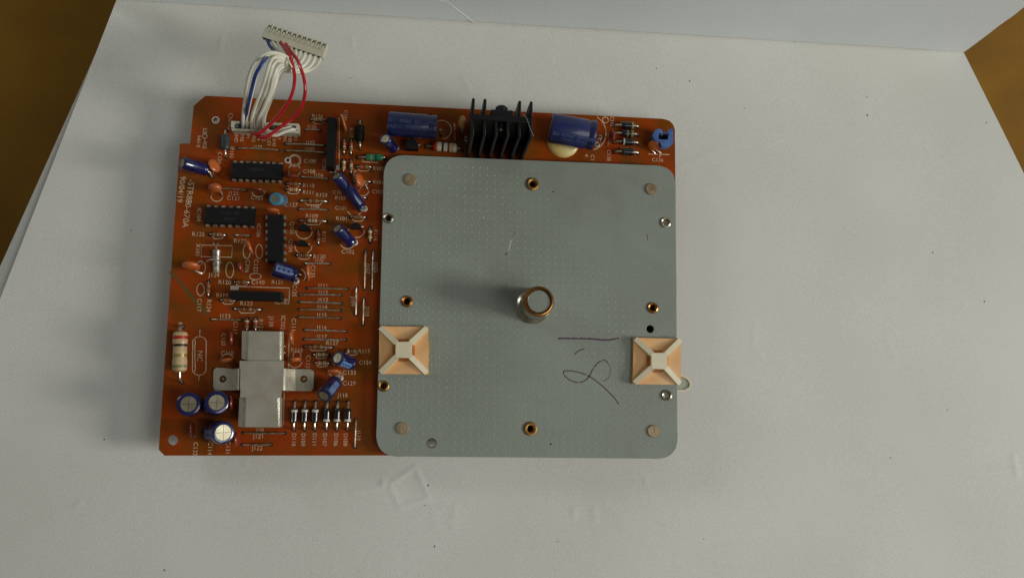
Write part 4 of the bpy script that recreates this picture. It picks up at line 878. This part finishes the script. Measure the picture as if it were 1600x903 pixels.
for i in range(13):
    mb = MB(); mb.box((.35 + i * (PL - .7) / 12, PH * .76, -.9), (.55 if i % 12 else .5, PH * .4, 1.5), M['header'], XP, bev=.06); obj('tooth', mb, plug)
for i in range(12):
    mb = MB(); x = .35 + (i + .5) * (PL - .7) / 12; mb.box((x, PH * .66, -1.05), (.8, PH * .14, 1.9), M['header'], XP, bev=.06); mb.box((x - .5, PH * .72, -1.2), (.35, PH * .24, .9), M['shade_and_marks'], XP); mb.box((x, PH * .47, .62), (.55, PH * .16, .05), M['header'], XP); obj('latch', mb, plug)  # dark boxes put shade into the gaps between teeth
    mb = MB(); mb.box((x, -.02, -.6), (1.35, .1, 1.4), M['shade_and_marks'], XP); obj('socket', mb, plug)  # dark patches paint the shaded wire openings
def wire(pts, m, label=None, r=.66):
    mb = MB(); mb.tube([Q(*p) for p in pts], r, M[m], 9, smooth_path=6); obj('wire', mb, har, label=label, fix=False)
wire([(338, 158, 13), (345, 180, 13), (366, 232, 14), (398, 275, 16), (370, 300, 21), (325, 345, 28), (272, 430, 27), (243, 530, 23), (218, 640, 17), (198, 730, 9), (170, 775, 6), (140, 802, 3)], 'bluewire', 'blue wire, outermost at the plug')
wire([(376, 172, 13), (382, 195, 13), (410, 245, 15), (450, 285, 18), (492, 318, 20), (440, 292, 23), (370, 284, 26), (305, 308, 26), (250, 375, 24), (212, 480, 20), (192, 620, 14), (180, 740, 9), (178, 815, 3)], 'whitewire', 'white wire arching outermost of the bundle')
wire([(411, 184, 13), (418, 206, 13), (440, 250, 15), (480, 300, 17), (496, 345, 19), (450, 318, 22), (380, 300, 24), (330, 325, 25), (290, 400, 23), (255, 510, 19), (225, 640, 14), (205, 740, 8), (210, 815, 3)], 'whitewire')
wire([(516, 220, 13), (518, 245, 13), (512, 300, 16), (498, 352, 19), (450, 325, 22), (400, 318, 25), (372, 350, 25), (345, 430, 23), (310, 540, 18), (270, 650, 13), (240, 750, 8), (240, 825, 3)], 'whitewire')
wire([(551, 232, 13), (552, 258, 13), (540, 320, 16), (505, 380, 18), (455, 345, 21), (412, 345, 23), (380, 400, 23), (350, 520, 19), (305, 640, 13), (262, 740, 8), (262, 828, 3)], 'whitewire')
wire([(586, 244, 13), (586, 270, 13), (562, 340, 15), (515, 388, 18), (460, 368, 20), (420, 392, 22), (390, 470, 21), (365, 570, 17), (320, 680, 12), (285, 760, 8), (280, 828, 3)], 'whitewire')
wire([(620, 255, 13), (620, 280, 13), (590, 345, 15), (520, 402, 17), (462, 385, 19), (422, 420, 20), (400, 490, 19), (370, 600, 15), (325, 710, 10), (300, 790, 6), (298, 830, 3)], 'whitewire')
wire([(656, 267, 13), (655, 292, 13), (620, 360, 14), (540, 412, 16), (480, 400, 18), (430, 440, 18), (400, 530, 17), (370, 620, 13), (335, 710, 9), (328, 770, 6), (330, 825, 3)], 'whitewire')
wire([(690, 279, 13), (690, 305, 13), (655, 375, 13), (600, 408, 14), (540, 425, 16), (480, 408, 17), (440, 440, 17), (410, 520, 16), (370, 630, 12), (335, 720, 9), (332, 800, 7), (370, 840, 7), (430, 832, 7), (500, 812, 6), (520, 812, 3)], 'whitewire')
wire([(727, 291, 13), (728, 316, 13), (695, 375, 12), (645, 410, 12), (585, 422, 14), (520, 412, 16), (460, 428, 16), (415, 500, 16), (370, 600, 12), (322, 700, 9), (325, 790, 8), (350, 850, 8), (410, 866, 8), (470, 842, 8), (530, 825, 7), (550, 828, 3)], 'whitewire')
wire([(446, 196, 13), (452, 220, 14), (490, 275, 17), (520, 335, 19), (536, 400, 20), (544, 460, 20), (535, 540, 19), (510, 610, 17), (460, 690, 14), (395, 765, 11), (330, 825, 9), (280, 858, 8), (240, 850, 6), (240, 838, 3)], 'redwire', 'red wire, inner of the two')
wire([(483, 208, 13), (488, 232, 14), (525, 285, 17), (560, 330, 19), (585, 390, 20), (608, 460, 20), (618, 540, 19), (605, 625, 16), (560, 710, 13), (480, 780, 11), (400, 840, 10), (335, 882, 9), (285, 872, 7), (270, 845, 3)], 'redwire', 'red wire, outer of the two')
mb = MB(); mb.tube([Q(485, 305, 21), Q(505, 350, 21.5), (Q(530, 395, 20)), Q(548, 425, 18)], .35, M['nylon'], 7, smooth_path=4); obj('binding', mb, har)
